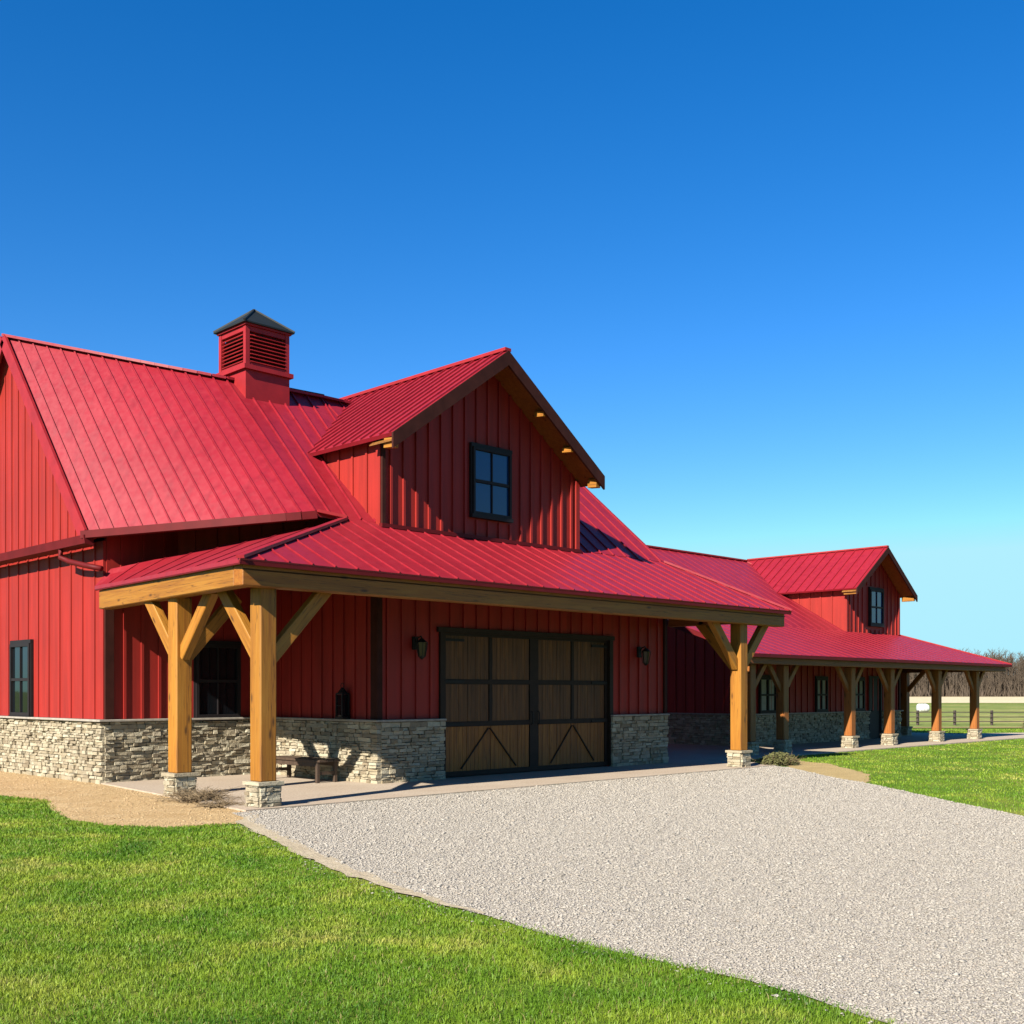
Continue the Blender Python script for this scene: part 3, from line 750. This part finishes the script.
# ------------------------------------------------------------------ long wing
wing = thing('barn_wing', (33, 20, 0), 'long low red wing beyond the barn with small dormer and row of braced posts', 'barn wing')
WE, WY, WZT = 2.62, 18.6, 3.69
XE0, XE1, YE = 24.0, 40.45, 15.5
wr = MB()
s1 = (WZT-WE)/(WY-YE)
roof_plane(wr, [(XE0, YE, WE), (XE1, YE, WE), (38.2, WY, WZT), (XE0, WY, WZT)], (0, 1, s1), .5, .06, (.022, .012))
roof_plane(wr, [(XE0, WY+.001, WZT), (38.2, WY+.001, WZT), (35.9, 23.5, 6.55), (XE0, 23.5, 6.55)], (0, 1, .585), .5, .06, (.022, .012))
roof_plane(wr, [(38.2, WY, WZT), (XE1, YE, WE), (XE1, 31, WE), (38.2, 28.4, WZT)], (-1, 0, .47), .42, .06)
wr.prism([(38.2, WY+.05, WZT), (38.2, 28.4, WZT), (35.9, 23.5, 6.55)], (0, 0, -.06))
wr.prism([(XE0, 23.5, 6.55), (35.9, 23.5, 6.55), (38.2, 28.4, WZT), (XE0, 28.4, WZT)], (0, 0, -.06))
wroof = wr.build('roof', 'roof', wing)
bars('fascia', 'gutter', wroof, [((XE0, YE-.01, WE-.05), (XE1, YE-.01, WE-.05), .03, .08), ((XE1+.01, YE, WE-.05), (XE1+.01, 31, WE-.05), .03, .08),
    ((XE0-.01, YE, WE-.03), (XE0-.01, WY, WZT-.03), .03, .12), ((XE0-.01, WY, WZT-.03), (XE0-.01, 23.5, 6.52), .03, .12)])
bars('ridge_cap', 'trim_red', wroof, [((XE0, 23.5, 6.57), (35.9, 23.5, 6.57), .18, .05), ((XE1, YE, WE+.01), (38.2, WY, WZT+.01), .1, .04), ((38.2, WY, WZT+.01), (35.9, 23.5, 6.56), .1, .04)])
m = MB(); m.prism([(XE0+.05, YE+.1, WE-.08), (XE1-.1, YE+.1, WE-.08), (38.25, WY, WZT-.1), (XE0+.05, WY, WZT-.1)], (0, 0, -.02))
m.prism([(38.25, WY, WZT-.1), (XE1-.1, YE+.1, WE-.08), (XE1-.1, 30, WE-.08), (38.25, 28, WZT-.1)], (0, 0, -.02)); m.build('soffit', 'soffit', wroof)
ww = MB()
XW0, XW1 = 28.5, 38.25
siding(ww, (XW0, WY), (XW1, WY), 1.0, [(0, 3.55), (1, 3.55)], (0, -1), .12, .36, .05, .034)
siding(ww, (XW0, 27), (XW0, WY+.121), 1.0, [(0, 5.0), (.4, 6.2), (1, 3.55)], (-1, 0), .12, .36, .05, .034)
ww.box((XW1-.12, WY+.121, 0), (XW1, 28, 3.55)); ww.box((20.8, 25.5, 0), (XW0-.05, 25.6, 4.2))
ww.build('wall', 'siding', wing)
m = MB(); DWX0, DWX1 = 36.0, 36.75
stones(m, (XW0, WY), (DWX0-.08, WY), .02, .95, (0, -1), .07, (.045, .085), (.10, .34)); stones(m, (DWX1+.08, WY), (XW1, WY), .02, .95, (0, -1), .07, (.045, .085), (.10, .34))
stones(m, (XW0, 25.5), (XW0, WY), .02, .95, (-1, 0), .07, (.045, .085), (.10, .34), ends=(0, .06)); stones(m, (XW1, WY), (XW1, 28), .02, .95, (1, 0), .07)
wst = m.build('stone_base', 'stone', wing)
each('mortar', 'mortar', wst, [((XW0-.02, WY-.02, 0), (DWX0-.07, WY+.1, .955)), ((DWX1+.07, WY-.02, 0), (XW1+.02, WY+.1, .955)), ((XW0-.02, WY+.101, 0), (XW0+.1, 25.5, .955))])
each('stone_cap', 'cap', wst, [((XW0-.12, WY-.12, .956), (DWX0-.08, WY+.1, 1.0)), ((DWX1+.08, WY-.12, .956), (XW1+.1, WY+.1, 1.0)), ((XW0-.12, WY+.101, .956), (XW0+.1, 25.5, 1.0))])
each('corner_trim', 'trim_dark', wing, [((XW0-.03, WY-.05, 1.001), (XW0+.12, WY-.003, 3.5)), ((XW1-.1, WY-.05, 1.001), (XW1+.03, WY-.003, 3.5))])
for x, lab in ((29.53, 'pale curtained window nearest the breezeway'), (32.72, 'curtained window in the middle of the wing wall'), (35.2, 'curtained window beside the wing door')):
    window(wing, (x, WY-.004, 1.56), .72 if x > 30 else .92, 1.05, (1, 0), (0, -1), curtain=True, label=lab)
m = MB(); m.box((DWX0, WY-.02, .046), (DWX1, WY+.03, 2.12)); wd = m.build('door', 'black', wing)
m = MB(); m.prism([(DWX0-.09, WY-.06, .046), (DWX0-.001, WY-.06, .046), (DWX0-.001, WY-.06, 2.121), (DWX1+.001, WY-.06, 2.121), (DWX1+.001, WY-.06, .046), (DWX1+.09, WY-.06, .046), (DWX1+.09, WY-.06, 2.2), (DWX0-.09, WY-.06, 2.2)], (0, .059, 0)); m.build('door_frame', 'frame', wd)
m = MB(); m.tube([(DWX0+.08, WY-.02, 1.0), (DWX0+.08, WY-.08, 1.0), (DWX0+.2, WY-.08, 1.0)], .015, 6); m.build('handle', 'black', wd)
ZWB = 2.37
member('porch_beam', (XE0+.05, 15.72, ZWB+.09), (40.25, 15.72, ZWB+.09), .2, .19, 'cedar_dark', wing)
member('porch_beam', (40.1, 15.85, ZWB+.09), (40.1, 30, ZWB+.09), .2, .188, 'cedar_dark', wing)
for x in (24.6, 26.35, 30.0, 32.45, 35.75, 38.75):
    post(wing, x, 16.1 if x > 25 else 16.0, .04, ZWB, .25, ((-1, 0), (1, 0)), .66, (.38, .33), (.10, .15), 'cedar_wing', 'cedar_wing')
for x, y in ((39.75, 19.1), (39.75, 23.2), (39.75, 27.5)):
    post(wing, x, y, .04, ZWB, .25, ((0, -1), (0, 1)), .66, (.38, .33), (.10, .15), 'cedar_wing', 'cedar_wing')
# wing dormer
L2, R2 = 34.3, 38.1; P2 = V((36.2, 0, 6.62)); T2 = (V((34.0, 0, 5.08)), V((38.4, 0, 5.08))); s2 = (P2.z-5.08)/2.2
tz2 = lambda x: P2.z - .12 - s2*abs(x-P2.x)
m = MB()
siding(m, (L2, WY-.05), (R2, WY-.05), 3.62, [(0, tz2(L2)), (.5, tz2(36.2)), (1, tz2(R2))], (0, -1), .1, .3, .05, .035, skip=((1.2, 2.6, 3.8, 5.3),))
siding(m, (L2, 22.4), (L2, WY+.051), 3.3, [(0, tz2(L2)), (1, tz2(L2))], (-1, 0), .1, .42, .05, .03); siding(m, (R2, WY+.051), (R2, 22.4), 3.3, [(0, tz2(R2)), (1, tz2(R2))], (1, 0), .1, .42, .05, .03)
d2 = m.build('dormer', 'siding', wing)
m = MB()
for t in T2: roof_plane(m, [(t.x, 18.0, t.z), (t.x, 23.6, t.z), (P2.x, 23.6, P2.z), (P2.x, 18.0, P2.z)], (P2.x-t.x, 0, P2.z-t.z), .36, .06, (.03, .03))
m.build('dormer_roof', 'roof', d2)
m = MB()
for t in T2:
    a = V((t.x, 17.98, t.z-.12)); b = V((P2.x, 17.98, P2.z-.12)); m.prism([a + V((0, 0, -.1)), b + V((0, 0, -.1)), b + V((0, 0, .115)), a + V((0, 0, .115))], (0, .04, 0))
m.build('fascia', 'trim_dark', d2)
m = MB()
for t in T2:
    a = V((t.x, 18.03, t.z-.1)); b = V((P2.x, 18.03, P2.z-.1)); m.prism([a, b, b + V((0, .5, 0)), a + V((0, .5, 0))], (0, 0, -.02))
m.build('soffit', 'cedar_mid', d2)
for t in T2: 
    q = t.lerp(P2, .05); member('lookout', (q.x, 18.05, q.z-.2), (q.x, WY-.1, q.z-.2), .1, .15, 'cedar', d2, bevel=.006)
m = MB(); m.bar((P2.x, 18.0, P2.z+.02), (P2.x, 23.6, P2.z+.02), .14, .05); m.build('ridge_cap', 'trim_red', d2)
each('corner_trim', 'siding', d2, [((L2-.02, WY-.1, 3.68), (L2+.09, WY-.052, tz2(L2))), ((R2-.08, WY-.1, 3.68), (R2+.02, WY-.052, tz2(R2)))])
window(wing, (36.35, WY-.058, 4.58), .95, 1.2, (1, 0), (0, -1), pane='glass_sky', label='small dormer window of the wing')

# ------------------------------------------------------------------ things about the porch
def wall_lantern(x, label):
    y = YB
    t = thing('wall_lantern', (x, y, 2.5), label, 'wall lamp', 'lanterns either side of the garage door')
    m = MB(); m.box((x-.06, y-.06, 2.42), (x+.06, y-.004, 2.66)); m.build('back_plate', 'black', t, bevel=.008)
    m = MB(); m.tube([(x, y-.05, 2.56), (x, y-.12, 2.64), (x, y-.20, 2.66), (x, y-.22, 2.62)], .014, 6); m.build('arm', 'black', t, smooth=True)
    m = MB(); c = (x, y-.22)
    m.tube([(c[0], c[1], 2.63), (c[0], c[1], 2.60), (c[0], c[1], 2.55)], [.02, .05, .11], 6); m.build('lamp_hood', 'black', t)
    m = MB(); m.tube([(c[0], c[1], 2.548), (c[0], c[1], 2.30)], [.085, .055], 6); m.build('lamp_glass', 'lamp_glass', t)
    m = MB(); m.tube([(c[0], c[1], 2.30), (c[0], c[1], 2.27), (c[0], c[1], 2.24)], [.062, .05, .012], 6)
    for j in range(6):
        a = 2*math.pi*j/6; m.bar((c[0]+.112*math.cos(a), c[1]+.112*math.sin(a), 2.55), (c[0]+.066*math.cos(a), c[1]+.066*math.sin(a), 2.29), .012, .012)
    m.build('cage', 'black', t)
wall_lantern(13.2, 'black wall lantern left of the garage door, near the dark corner board')
wall_lantern(19.72, 'black wall lantern right of the garage door, near the breezeway opening')

def ledge_lantern():
    x, y, z = XB0-.10, 16.62, 1.163
    t = thing('lantern', (x, y, z), 'tall black metal lantern standing on the stone ledge above the bench', 'lantern')
    each('plate', 'black', t, [((x-.11, y-.11, z), (x+.07, y+.11, z+.04)), ((x-.10, y-.10, z+.44), (x+.06, y+.10, z+.47))])
    m = MB()
    for dx in (-.095, .055):
        for dy in (-.09, .09): m.box((x+dx-.010, y+dy-.012, z+.041), (x+dx+.012, y+dy+.012, z+.439))
    m.bar((x-.098, y-.08, z+.24), (x-.098, y+.08, z+.24), .012, .012); m.build('cage', 'black', t)
    m = MB(); m.box((x-.085, y-.078, z+.045), (x+.045, y+.078, z+.435)); m.build('lamp_glass', 'glass', t)
    m = MB(); m.tube([(x-.02, y, z+.471), (x-.02, y, z+.54), (x-.02, y, z+.57)], [.10, .045, .02], 8)
    pts = [(x-.02, y+.05*math.cos(a), z+.60+.05*math.sin(a)) for a in [math.pi*2*i/12 for i in range(13)]]; m.tube(pts, .007, 5); m.build('hood', 'black', t)
ledge_lantern()

def bench():
    t = thing('bench', (11.83, 17.2, .045), 'low weathered wooden bench beside the stone wall under the porch', 'bench')
    x0, x1, y0, y1, z = 11.58, 12.06, 16.4, 18.1, .031
    m = MB()
    for i in range(3):
        a = x0 + i*(x1-x0)/3; m.box((a+.006, y0, z+.37), (a+(x1-x0)/3-.006, y1, z+.415))
    m.build('seat', 'bench', t, bevel=.006)
    for x in (x0+.05, x1-.05):
        for y in (y0+.12, y1-.12): member('leg', (x, y, z), (x, y, z+.37), .065, .065, 'bench', t, (1, 0, 0), .006)
    m = MB()
    for x in (x0+.05, x1-.05): m.box((x-.018, y0+.155, z+.29), (x+.018, y1-.155, z+.368))
    for y in (y0+.12, y1-.12): m.box((x0+.085, y-.018, z+.14), (x1-.085, y+.018, z+.2))
    m.build('apron', 'bench', t)
bench()

# ------------------------------------------------------------------ shrubs
def twig_bush(name, c, rx, h, n, mats, label, cat, leaves=0, seed=1):
    rg = random.Random(seed); t = thing(name, c, label, cat)
    m = MB()
    for i in range(n):
        a = rg.uniform(0, 6.283); e = rg.uniform(.15, 1.25); L = rg.uniform(.5, 1)
        p = V(c) + V((rg.gauss(0, rx*.2), rg.gauss(0, rx*.2), 0)); d = V((math.cos(a)*math.cos(e)*rx, math.sin(a)*math.cos(e)*rx, math.sin(e)*h))*L
        k = p + d*.55 + V((rg.gauss(0, .03), rg.gauss(0, .03), .02)); q = p + d + V((rg.gauss(0, .05), rg.gauss(0, .05), -.02))
        m.tube([p, k, q], [.006, .004, .002], 3)
        for _ in range(2):
            s = k.lerp(q, rg.random()); m.tube([s, s + V((rg.gauss(0, .07), rg.gauss(0, .07), rg.gauss(.03, .04)))], [.003, .0015], 3)
    m.build('stems', mats[0], t)
    if leaves:
        m = MB()
        for i in range(leaves):
            a = rg.uniform(0, 6.283); e = math.asin(rg.uniform(0, 1)); L = rg.uniform(.35, 1.05)
            p = V(c) + V((math.cos(a)*math.cos(e)*rx, math.sin(a)*math.cos(e)*rx*.7, math.sin(e)*h))*L
            u = V((rg.gauss(0, 1), rg.gauss(0, 1), rg.gauss(0, 1))).normalized(); v_ = u.orthogonal().normalized(); s = rg.uniform(.02, .045)
            m.add([p - u*s, p + v_*s*.5, p + u*s, p - v_*s*.5], [(0, 1, 2, 3)])
        m.build('foliage', mats[1], t, fix=False)
twig_bush('dry_shrub', (8.55, 15.25, .01), .62, .24, 240, ('dry_twig',), 'low dry twiggy shrub at the foot of the second porch post', 'shrub', 0, 3)
twig_bush('dry_tuft', (8.35, 14.3, .01), .4, .10, 90, ('dry_twig',), 'flat tuft of dead stems on the bare dirt before the corner post', 'plant', 0, 4)
twig_bush('shrub', (22.15, 13.62, .01), .55, .28, 200, ('dry_twig', 'shrub_leaf'), 'olive green low shrub at the right foot of the far porch post', 'shrub', 2600, 5)
twig_bush('field_bush', (53.4, 19.6, -.15), .5, .8, 120, ('dry_twig', 'shrub_leaf'), 'small dark bush by the pasture fence at the right edge', 'shrub', 1500, 6)

# ------------------------------------------------------------------ pasture fence, bale, wood
fx = thing('pasture_fence', (75*S2*1.4, 45*S2, 0), 'dark post and rail fence running along the pasture', 'fence')
def fp(r, d0=75): 
    d = d0 - .03*(r-30); return V(((d+r)*S2, (d-r)*S2, hgt(d)))
rr = 14.95; prev = None; posts = []
while rr < 66:
    p = fp(rr); m = MB(); m.box((p.x-.07, p.y-.07, p.z-.1), (p.x+.07, p.y+.07, p.z+1.02)); m.build('post', 'fence', fx); posts.append(p); rr += 2.45
for z in (.28, .58, .90):
    m = MB()
    for a, b in zip(posts, posts[1:]): m.bar(a + V((-.09, -.09, z)), b + V((-.09, -.09, z)), .04, .06)
    m.build('rail', 'fence', fx)

def bale():
    d, r = 104, 38.2; x, y, z = (d+r)*S2, (d-r)*S2, hgt(d)
    t = thing('wrapped_bale', (x, y, z), 'white wrapped bale lying in the green pasture beyond the fence', 'bale')
    m = MB(); ax = V((S2, -S2, 0)); fw = V((S2, S2, 0)); seg = 20
    k = 0; rings = []
    for s, rad in ((-.56, .25), (-.54, .38), (-.47, .44), (.25, .44), (.44, .34), (.52, .16)):
        ring = []
        for j in range(seg):
            a = 2*math.pi*j/seg; rj = rad*(1 + .03*math.sin(5*a + s*4))
            p_ = V((x, y, z+.41)) + ax*s + fw*math.cos(a)*rj + V((0, 0, 1))*math.sin(a)*rj*.92; m.v.append(tuple(p_)); ring.append(len(m.v)-1)
        rings.append(ring)
    for A_, B_ in zip(rings, rings[1:]):
        for j in range(seg): m.f.append((A_[j], A_[(j+1) % seg], B_[(j+1) % seg], B_[j]))
    m.f.append(tuple(rings[0])); m.f.append(tuple(rings[-1]))
    m.build('bale_body', 'white', t, smooth=True)
    m = MB()
    for s in (-.3, -.05, .2):
        m.tube([V((x, y, z+.41)) + ax*s + fw*math.cos(a)*.455 + V((0, 0, math.sin(a)*.42)) for a in [2*math.pi*i/16 for i in range(17)]], .012, 4)
    m.build('net_band', 'cap', t)
bale()

def wood():
    rg = np.random.default_rng(5); vs = []; fs = []
    def tri(a, b, w_):
        a = np.array(a); b = np.array(b); d = b-a; s = np.array([S2, -S2, 0])*w_ + np.array([-d[2], d[2], 0])*0
        if abs(d[2]) < np.hypot(d[0], d[1]): s = np.array([0, 0, w_])
        k = len(vs); t = np.array([S2, S2, 0])*w_
        vs.extend([a-s, a+s, a+t, b]); fs.extend([(k, k+1, k+3), (k+1, k+2, k+3), (k+2, k, k+3)])
    n = 3200
    for i in range(n):
        row = rg.random()**1.5
        d = 303 + row*55; r = rg.uniform(60, 215) if i % 6 else rg.uniform(-260, 60)
        x, y, z = (d+r)*S2, (d-r)*S2, hgt(d)
        H = rg.uniform(8.5, 11.8)*(1 + .10*math.sin(r*.11)) + row*2.0
        w0 = rg.uniform(.10, .22)
        top = (x+rg.normal(0, .5), y+rg.normal(0, .5), z+H)
        tri((x, y, z-.3), top, w0)
        for k in range(18):
            f = rg.uniform(.18, .95); b0 = np.array((x, y, z))*(1-f) + np.array(top)*f
            a = rg.uniform(0, 6.283); L = rg.uniform(1.0, 2.6)*(1.15-f*.7)
            b1 = b0 + np.array([math.cos(a)*L*.7, math.sin(a)*L*.7, L*rg.uniform(.5, 1.1)])
            tri(b0, b1, w0*.34)
            for q in range(3):
                g = b0 + (b1-b0)*rg.uniform(.3, .95); a2 = rg.uniform(0, 6.283); l2 = rg.uniform(.5, 1.2)
                tri(g, g + np.array([math.cos(a2)*l2*.6, math.sin(a2)*l2*.6, l2*.8]), .045)
    for i in range(15000):        # brush on the wood's floor
        d = 301 + rg.random()*50; r = rg.uniform(55, 220) if i % 6 else rg.uniform(-260, 55)
        x, y, z = (d+r)*S2, (d-r)*S2, hgt(d); a = rg.uniform(0, 6.283); h = rg.uniform(1.5, 7.5)
        tri((x, y, z), (x+math.cos(a)*h*.35, y+math.sin(a)*h*.35, z+h), rg.uniform(.08, .2))
    me = bpy.data.meshes.new('bare_wood'); me.from_pydata([tuple(v) for v in vs], [], fs); me.update()
    o = link('bare_wood', me, 'bark'); tag(o, 'long belt of bare leafless trees along the far edge of the fields', 'wood', kind='stuff')
wood()
# low brown rise the wood stands on
band('hill', [(d, 0) for d in (300, 330, 345, 360, 380, 420)], -300, 300, 'dirt', .04)

# ------------------------------------------------------------------ grass
def inside(px, py, poly):
    c = np.zeros(len(px), bool); n = len(poly)
    for i in range(n):
        x0, y0 = poly[i]; x1, y1 = poly[(i+1) % n]
        if y0 == y1: continue
        hit = ((y0 > py) != (y1 > py)) & (px < (x1-x0)*(py-y0)/(y1-y0) + x0); c ^= hit
    return c
def grass(name, poly, holes, n, dens, wfac, hh, mat, label, lo=0.0025):
    """blades scattered with a density that falls with the distance from the camera's side of the lawn"""
    P = np.array(poly); x0, y0 = P.min(0); x1, y1 = P.max(0)
    px = RNG.uniform(x0, x1, n); py = RNG.uniform(y0, y1, n)
    d = (px+py)*S2; r = (px-py)*S2
    keep = inside(px, py, poly) & (d > 2.6) & (d < 51) & (np.abs(r) < d*.70 + 2.8) & (RNG.random(n) < np.minimum(1, dens(d)))
    th = np.sin(px*2.1 + 1.5*np.sin(py*1.7))*np.sin(py*2.3 + 1.2*np.cos(px*1.3)) + .5*np.sin(px*5.3 + py*3.1)*np.sin(py*4.7 - px*2.2)
    keep &= RNG.random(n) < 1 - .6*np.clip((th - .55)*2.5, 0, 1)
    for h in holes: keep &= ~inside(px, py, h)
    px = px[keep]; py = py[keep]; d = d[keep]; m = len(px)
    jit = RNG.normal(0, .045, (m, 2)); px += jit[:, 0]; py += jit[:, 1]
    cl = .75 + .45*np.sin(px*1.7 + 1.3*np.sin(py*.9))*np.sin(py*1.3 + px*.4)
    h = hh*RNG.uniform(.55, 1.25, m)*(.75 + .35*cl); wd = np.maximum(lo, d*wfac)*RNG.uniform(.7, 1.3, m)
    a = RNG.uniform(0, 6.2832, m); ln = RNG.uniform(.15, 1.0, m)*h; la = RNG.uniform(0, 6.2832, m)
    ux, uy = np.cos(a)*wd, np.sin(a)*wd; lx, ly = np.cos(la)*ln, np.sin(la)*ln
    z0 = np.array([hgt(q) for q in d]) if d.max() > 46 else np.zeros(m)
    co = np.empty((m, 5, 3))
    co[:, 0] = np.stack([px-ux, py-uy, z0-.004], 1); co[:, 1] = np.stack([px+ux, py+uy, z0-.004], 1)
    co[:, 2] = np.stack([px+ux*.8+lx*.35, py+uy*.8+ly*.35, z0+h*.62], 1); co[:, 3] = np.stack([px-ux*.8+lx*.35, py-uy*.8+ly*.35, z0+h*.62], 1)
    co[:, 4] = np.stack([px+lx, py+ly, z0+h], 1)
    me = bpy.data.meshes.new(name); me.vertices.add(m*5); me.vertices.foreach_set('co', co.ravel())
    base = (np.arange(m)*5)[:, None]
    idx = np.concatenate([base+0, base+1, base+2, base+3, base+3, base+2, base+4], 1).ravel().astype(np.int32)
    me.loops.add(m*7); me.loops.foreach_set('vertex_index', idx)
    me.polygons.add(m*2); ls = np.empty((m, 2), np.int32); ls[:, 0] = np.arange(m)*7; ls[:, 1] = np.arange(m)*7+4
    me.polygons.foreach_set('loop_start', ls.ravel())
    at = me.attributes.new('rnd', 'FLOAT', 'POINT'); at.data.foreach_set('value', np.repeat(RNG.random(m), 5).astype(np.float32))
    me.update(calc_edges=True); me.validate()
    o = link(name, me, mat); tag(o, label, 'grass', kind='stuff')
    print(name, m); return o
FL = [(7.40, 12.36), (6.68, 10.2), (6.08, 8.5), (5.72, 7.0), (5.62, 6.1)] + LAWN_L[5:-1] + [(1, -4), (-6, 1), (-2, 12), (2, 24), (6.3, 24), (6.4, 19.74), (6.85, 18.1), (7.0, 17.0), (6.5, 15.6), (6.15, 14.24), (6.25, 13.25), (6.67, 12.54), (7.2, 12.42)]
grass('lawn_grass', FL, [], 2600000, lambda d: np.clip((7.5/d)**1.7, .02, 1), .00040, .030, 'blade', 'patchy green lawn in front of the barn with some yellowed spots', .0023)
FR = [(22.25, 15.2), (44.5, 15.22), (45.8, 17.3), (43.3, 18.7), (43, 24), (60, 30), (70, 14), (52, -2), (30, -8), (14.2, 4.4), (15.2, 5.65), (16.55, 7.25), (18.74, 9.7), (20.9, 10.75), (23.2, 12.9), (23.9, 14.5), (23.4, 15.1)]
grass('lawn_grass', FR, [], 900000, lambda d: np.clip((17/d)**1.6, .02, 1), .00034, .030, 'blade_far', 'bright green mown lawn right of the gravel along the wing', .004)

# loose stones on the gravel
def pebbles(name, poly, n, d0, cols, mat, label, cat, mean=-4.95, grow=0, zf=.5, pw=1.3):
    P = np.array(poly); x0, y0 = P.min(0); x1, y1 = P.max(0)
    px = RNG.uniform(x0, x1, n); py = RNG.uniform(y0, y1, n); d = (px+py)*S2; r = (px-py)*S2
    k = inside(px, py, poly) & (d > 3.2) & (np.abs(r) < d*.66+2.6) & (RNG.random(n) < np.clip((d0/d)**pw, 0, 1))
    px = px[k]; py = py[k]; d = d[k]; m = len(px)
    s = np.exp(RNG.normal(mean, .36, m)); s = np.clip(s, .004, .024)*np.maximum(1, d/d0)**grow
    oc = np.array([(1, 0, 0), (0, 1, 0), (-1, 0, 0), (0, -1, 0), (0, 0, .75), (0, 0, -.5)], float)
    an = RNG.uniform(0, 6.2832, m); c, sn = np.cos(an), np.sin(an)
    v = oc[None]*(1 + RNG.uniform(-.35, .35, (m, 6, 3))) + RNG.uniform(-.28, .28, (m, 6, 3)); v *= s[:, None, None]
    x = v[:, :, 0]*c[:, None] - v[:, :, 1]*sn[:, None]; y = v[:, :, 0]*sn[:, None] + v[:, :, 1]*c[:, None]
    co = np.stack([x+px[:, None], y+py[:, None], v[:, :, 2]*zf + .010 + (.25*s[:, None] if grow else 0)], 2)
    F = np.array([(0, 1, 4), (1, 2, 4), (2, 3, 4), (3, 0, 4), (1, 0, 5), (2, 1, 5), (3, 2, 5), (0, 3, 5)])
    me = bpy.data.meshes.new(name); me.vertices.add(m*6); me.vertices.foreach_set('co', co.ravel())
    idx = ((np.arange(m)*6)[:, None, None] + F[None]).ravel().astype(np.int32)
    me.loops.add(len(idx)); me.loops.foreach_set('vertex_index', idx); me.polygons.add(m*8)
    me.polygons.foreach_set('loop_start', (np.arange(m*8)*3).astype(np.int32))
    at = me.attributes.new('rnd', 'FLOAT', 'POINT'); at.data.foreach_set('value', np.repeat(RNG.random(m), 6).astype(np.float32))
    me.update(calc_edges=True); me.validate()
    g = N(mat); a = g.n('ShaderNodeAttribute', attribute_name='rnd')
    g.col(g.ramp(a.outputs['Fac'], cols)); g.set(Roughness=.9)
    o = link(name, me, g.m); tag(o, label, cat, kind='stuff'); print(name, m)
pebbles('gravel_stones', [(8.05, 13.42), (7.9, 12.9)] + LAWN_L + list(reversed(DRIVE_R)), 3300000, 7.0,
        [(0, (.31, .275, .225)), (.15, (.44, .395, .325)), (.55, (.51, .46, .385)), (.9, (.57, .52, .44)), (1, (.47, .39, .30))], 'loose_stone', 'loose pale grey stones spread over the driveway', 'gravel', -5.02, .52, .52, 1.5)
pebbles('soil_clods', DIRT[:12] + [(9.0, 26)], 15000, 40, [(0, (.40, .25, .12)), (.3, (.70, .48, .24)), (.7, (.88, .65, .36)), (1, (.50, .34, .17))], 'soil_clod', 'small clods and chips of bark on the bare dirt bed', 'soil', -4.75)
edge = [(8.1, 13.0), (7.3, 12.3), (6.5, 10.1), (5.9, 8.4), (5.55, 6.9), (5.3, 4.9), (5.2, 3), (4.8, 1.2), (5.1, 1.1), (5.5, 3), (5.65, 5), (6.0, 7.0), (6.45, 8.5), (7.05, 10.2), (7.8, 12.3), (8.25, 13.0)]
pebbles('strewn_stones', edge, 9000, 12, [(0, (.26, .22, .19)), (.5, (.42, .38, .33)), (.9, (.55, .5, .44)), (1, (.62, .50, .37))], 'strewn_stone', 'stray stones kicked into the edge of the grass', 'gravel', -4.7)
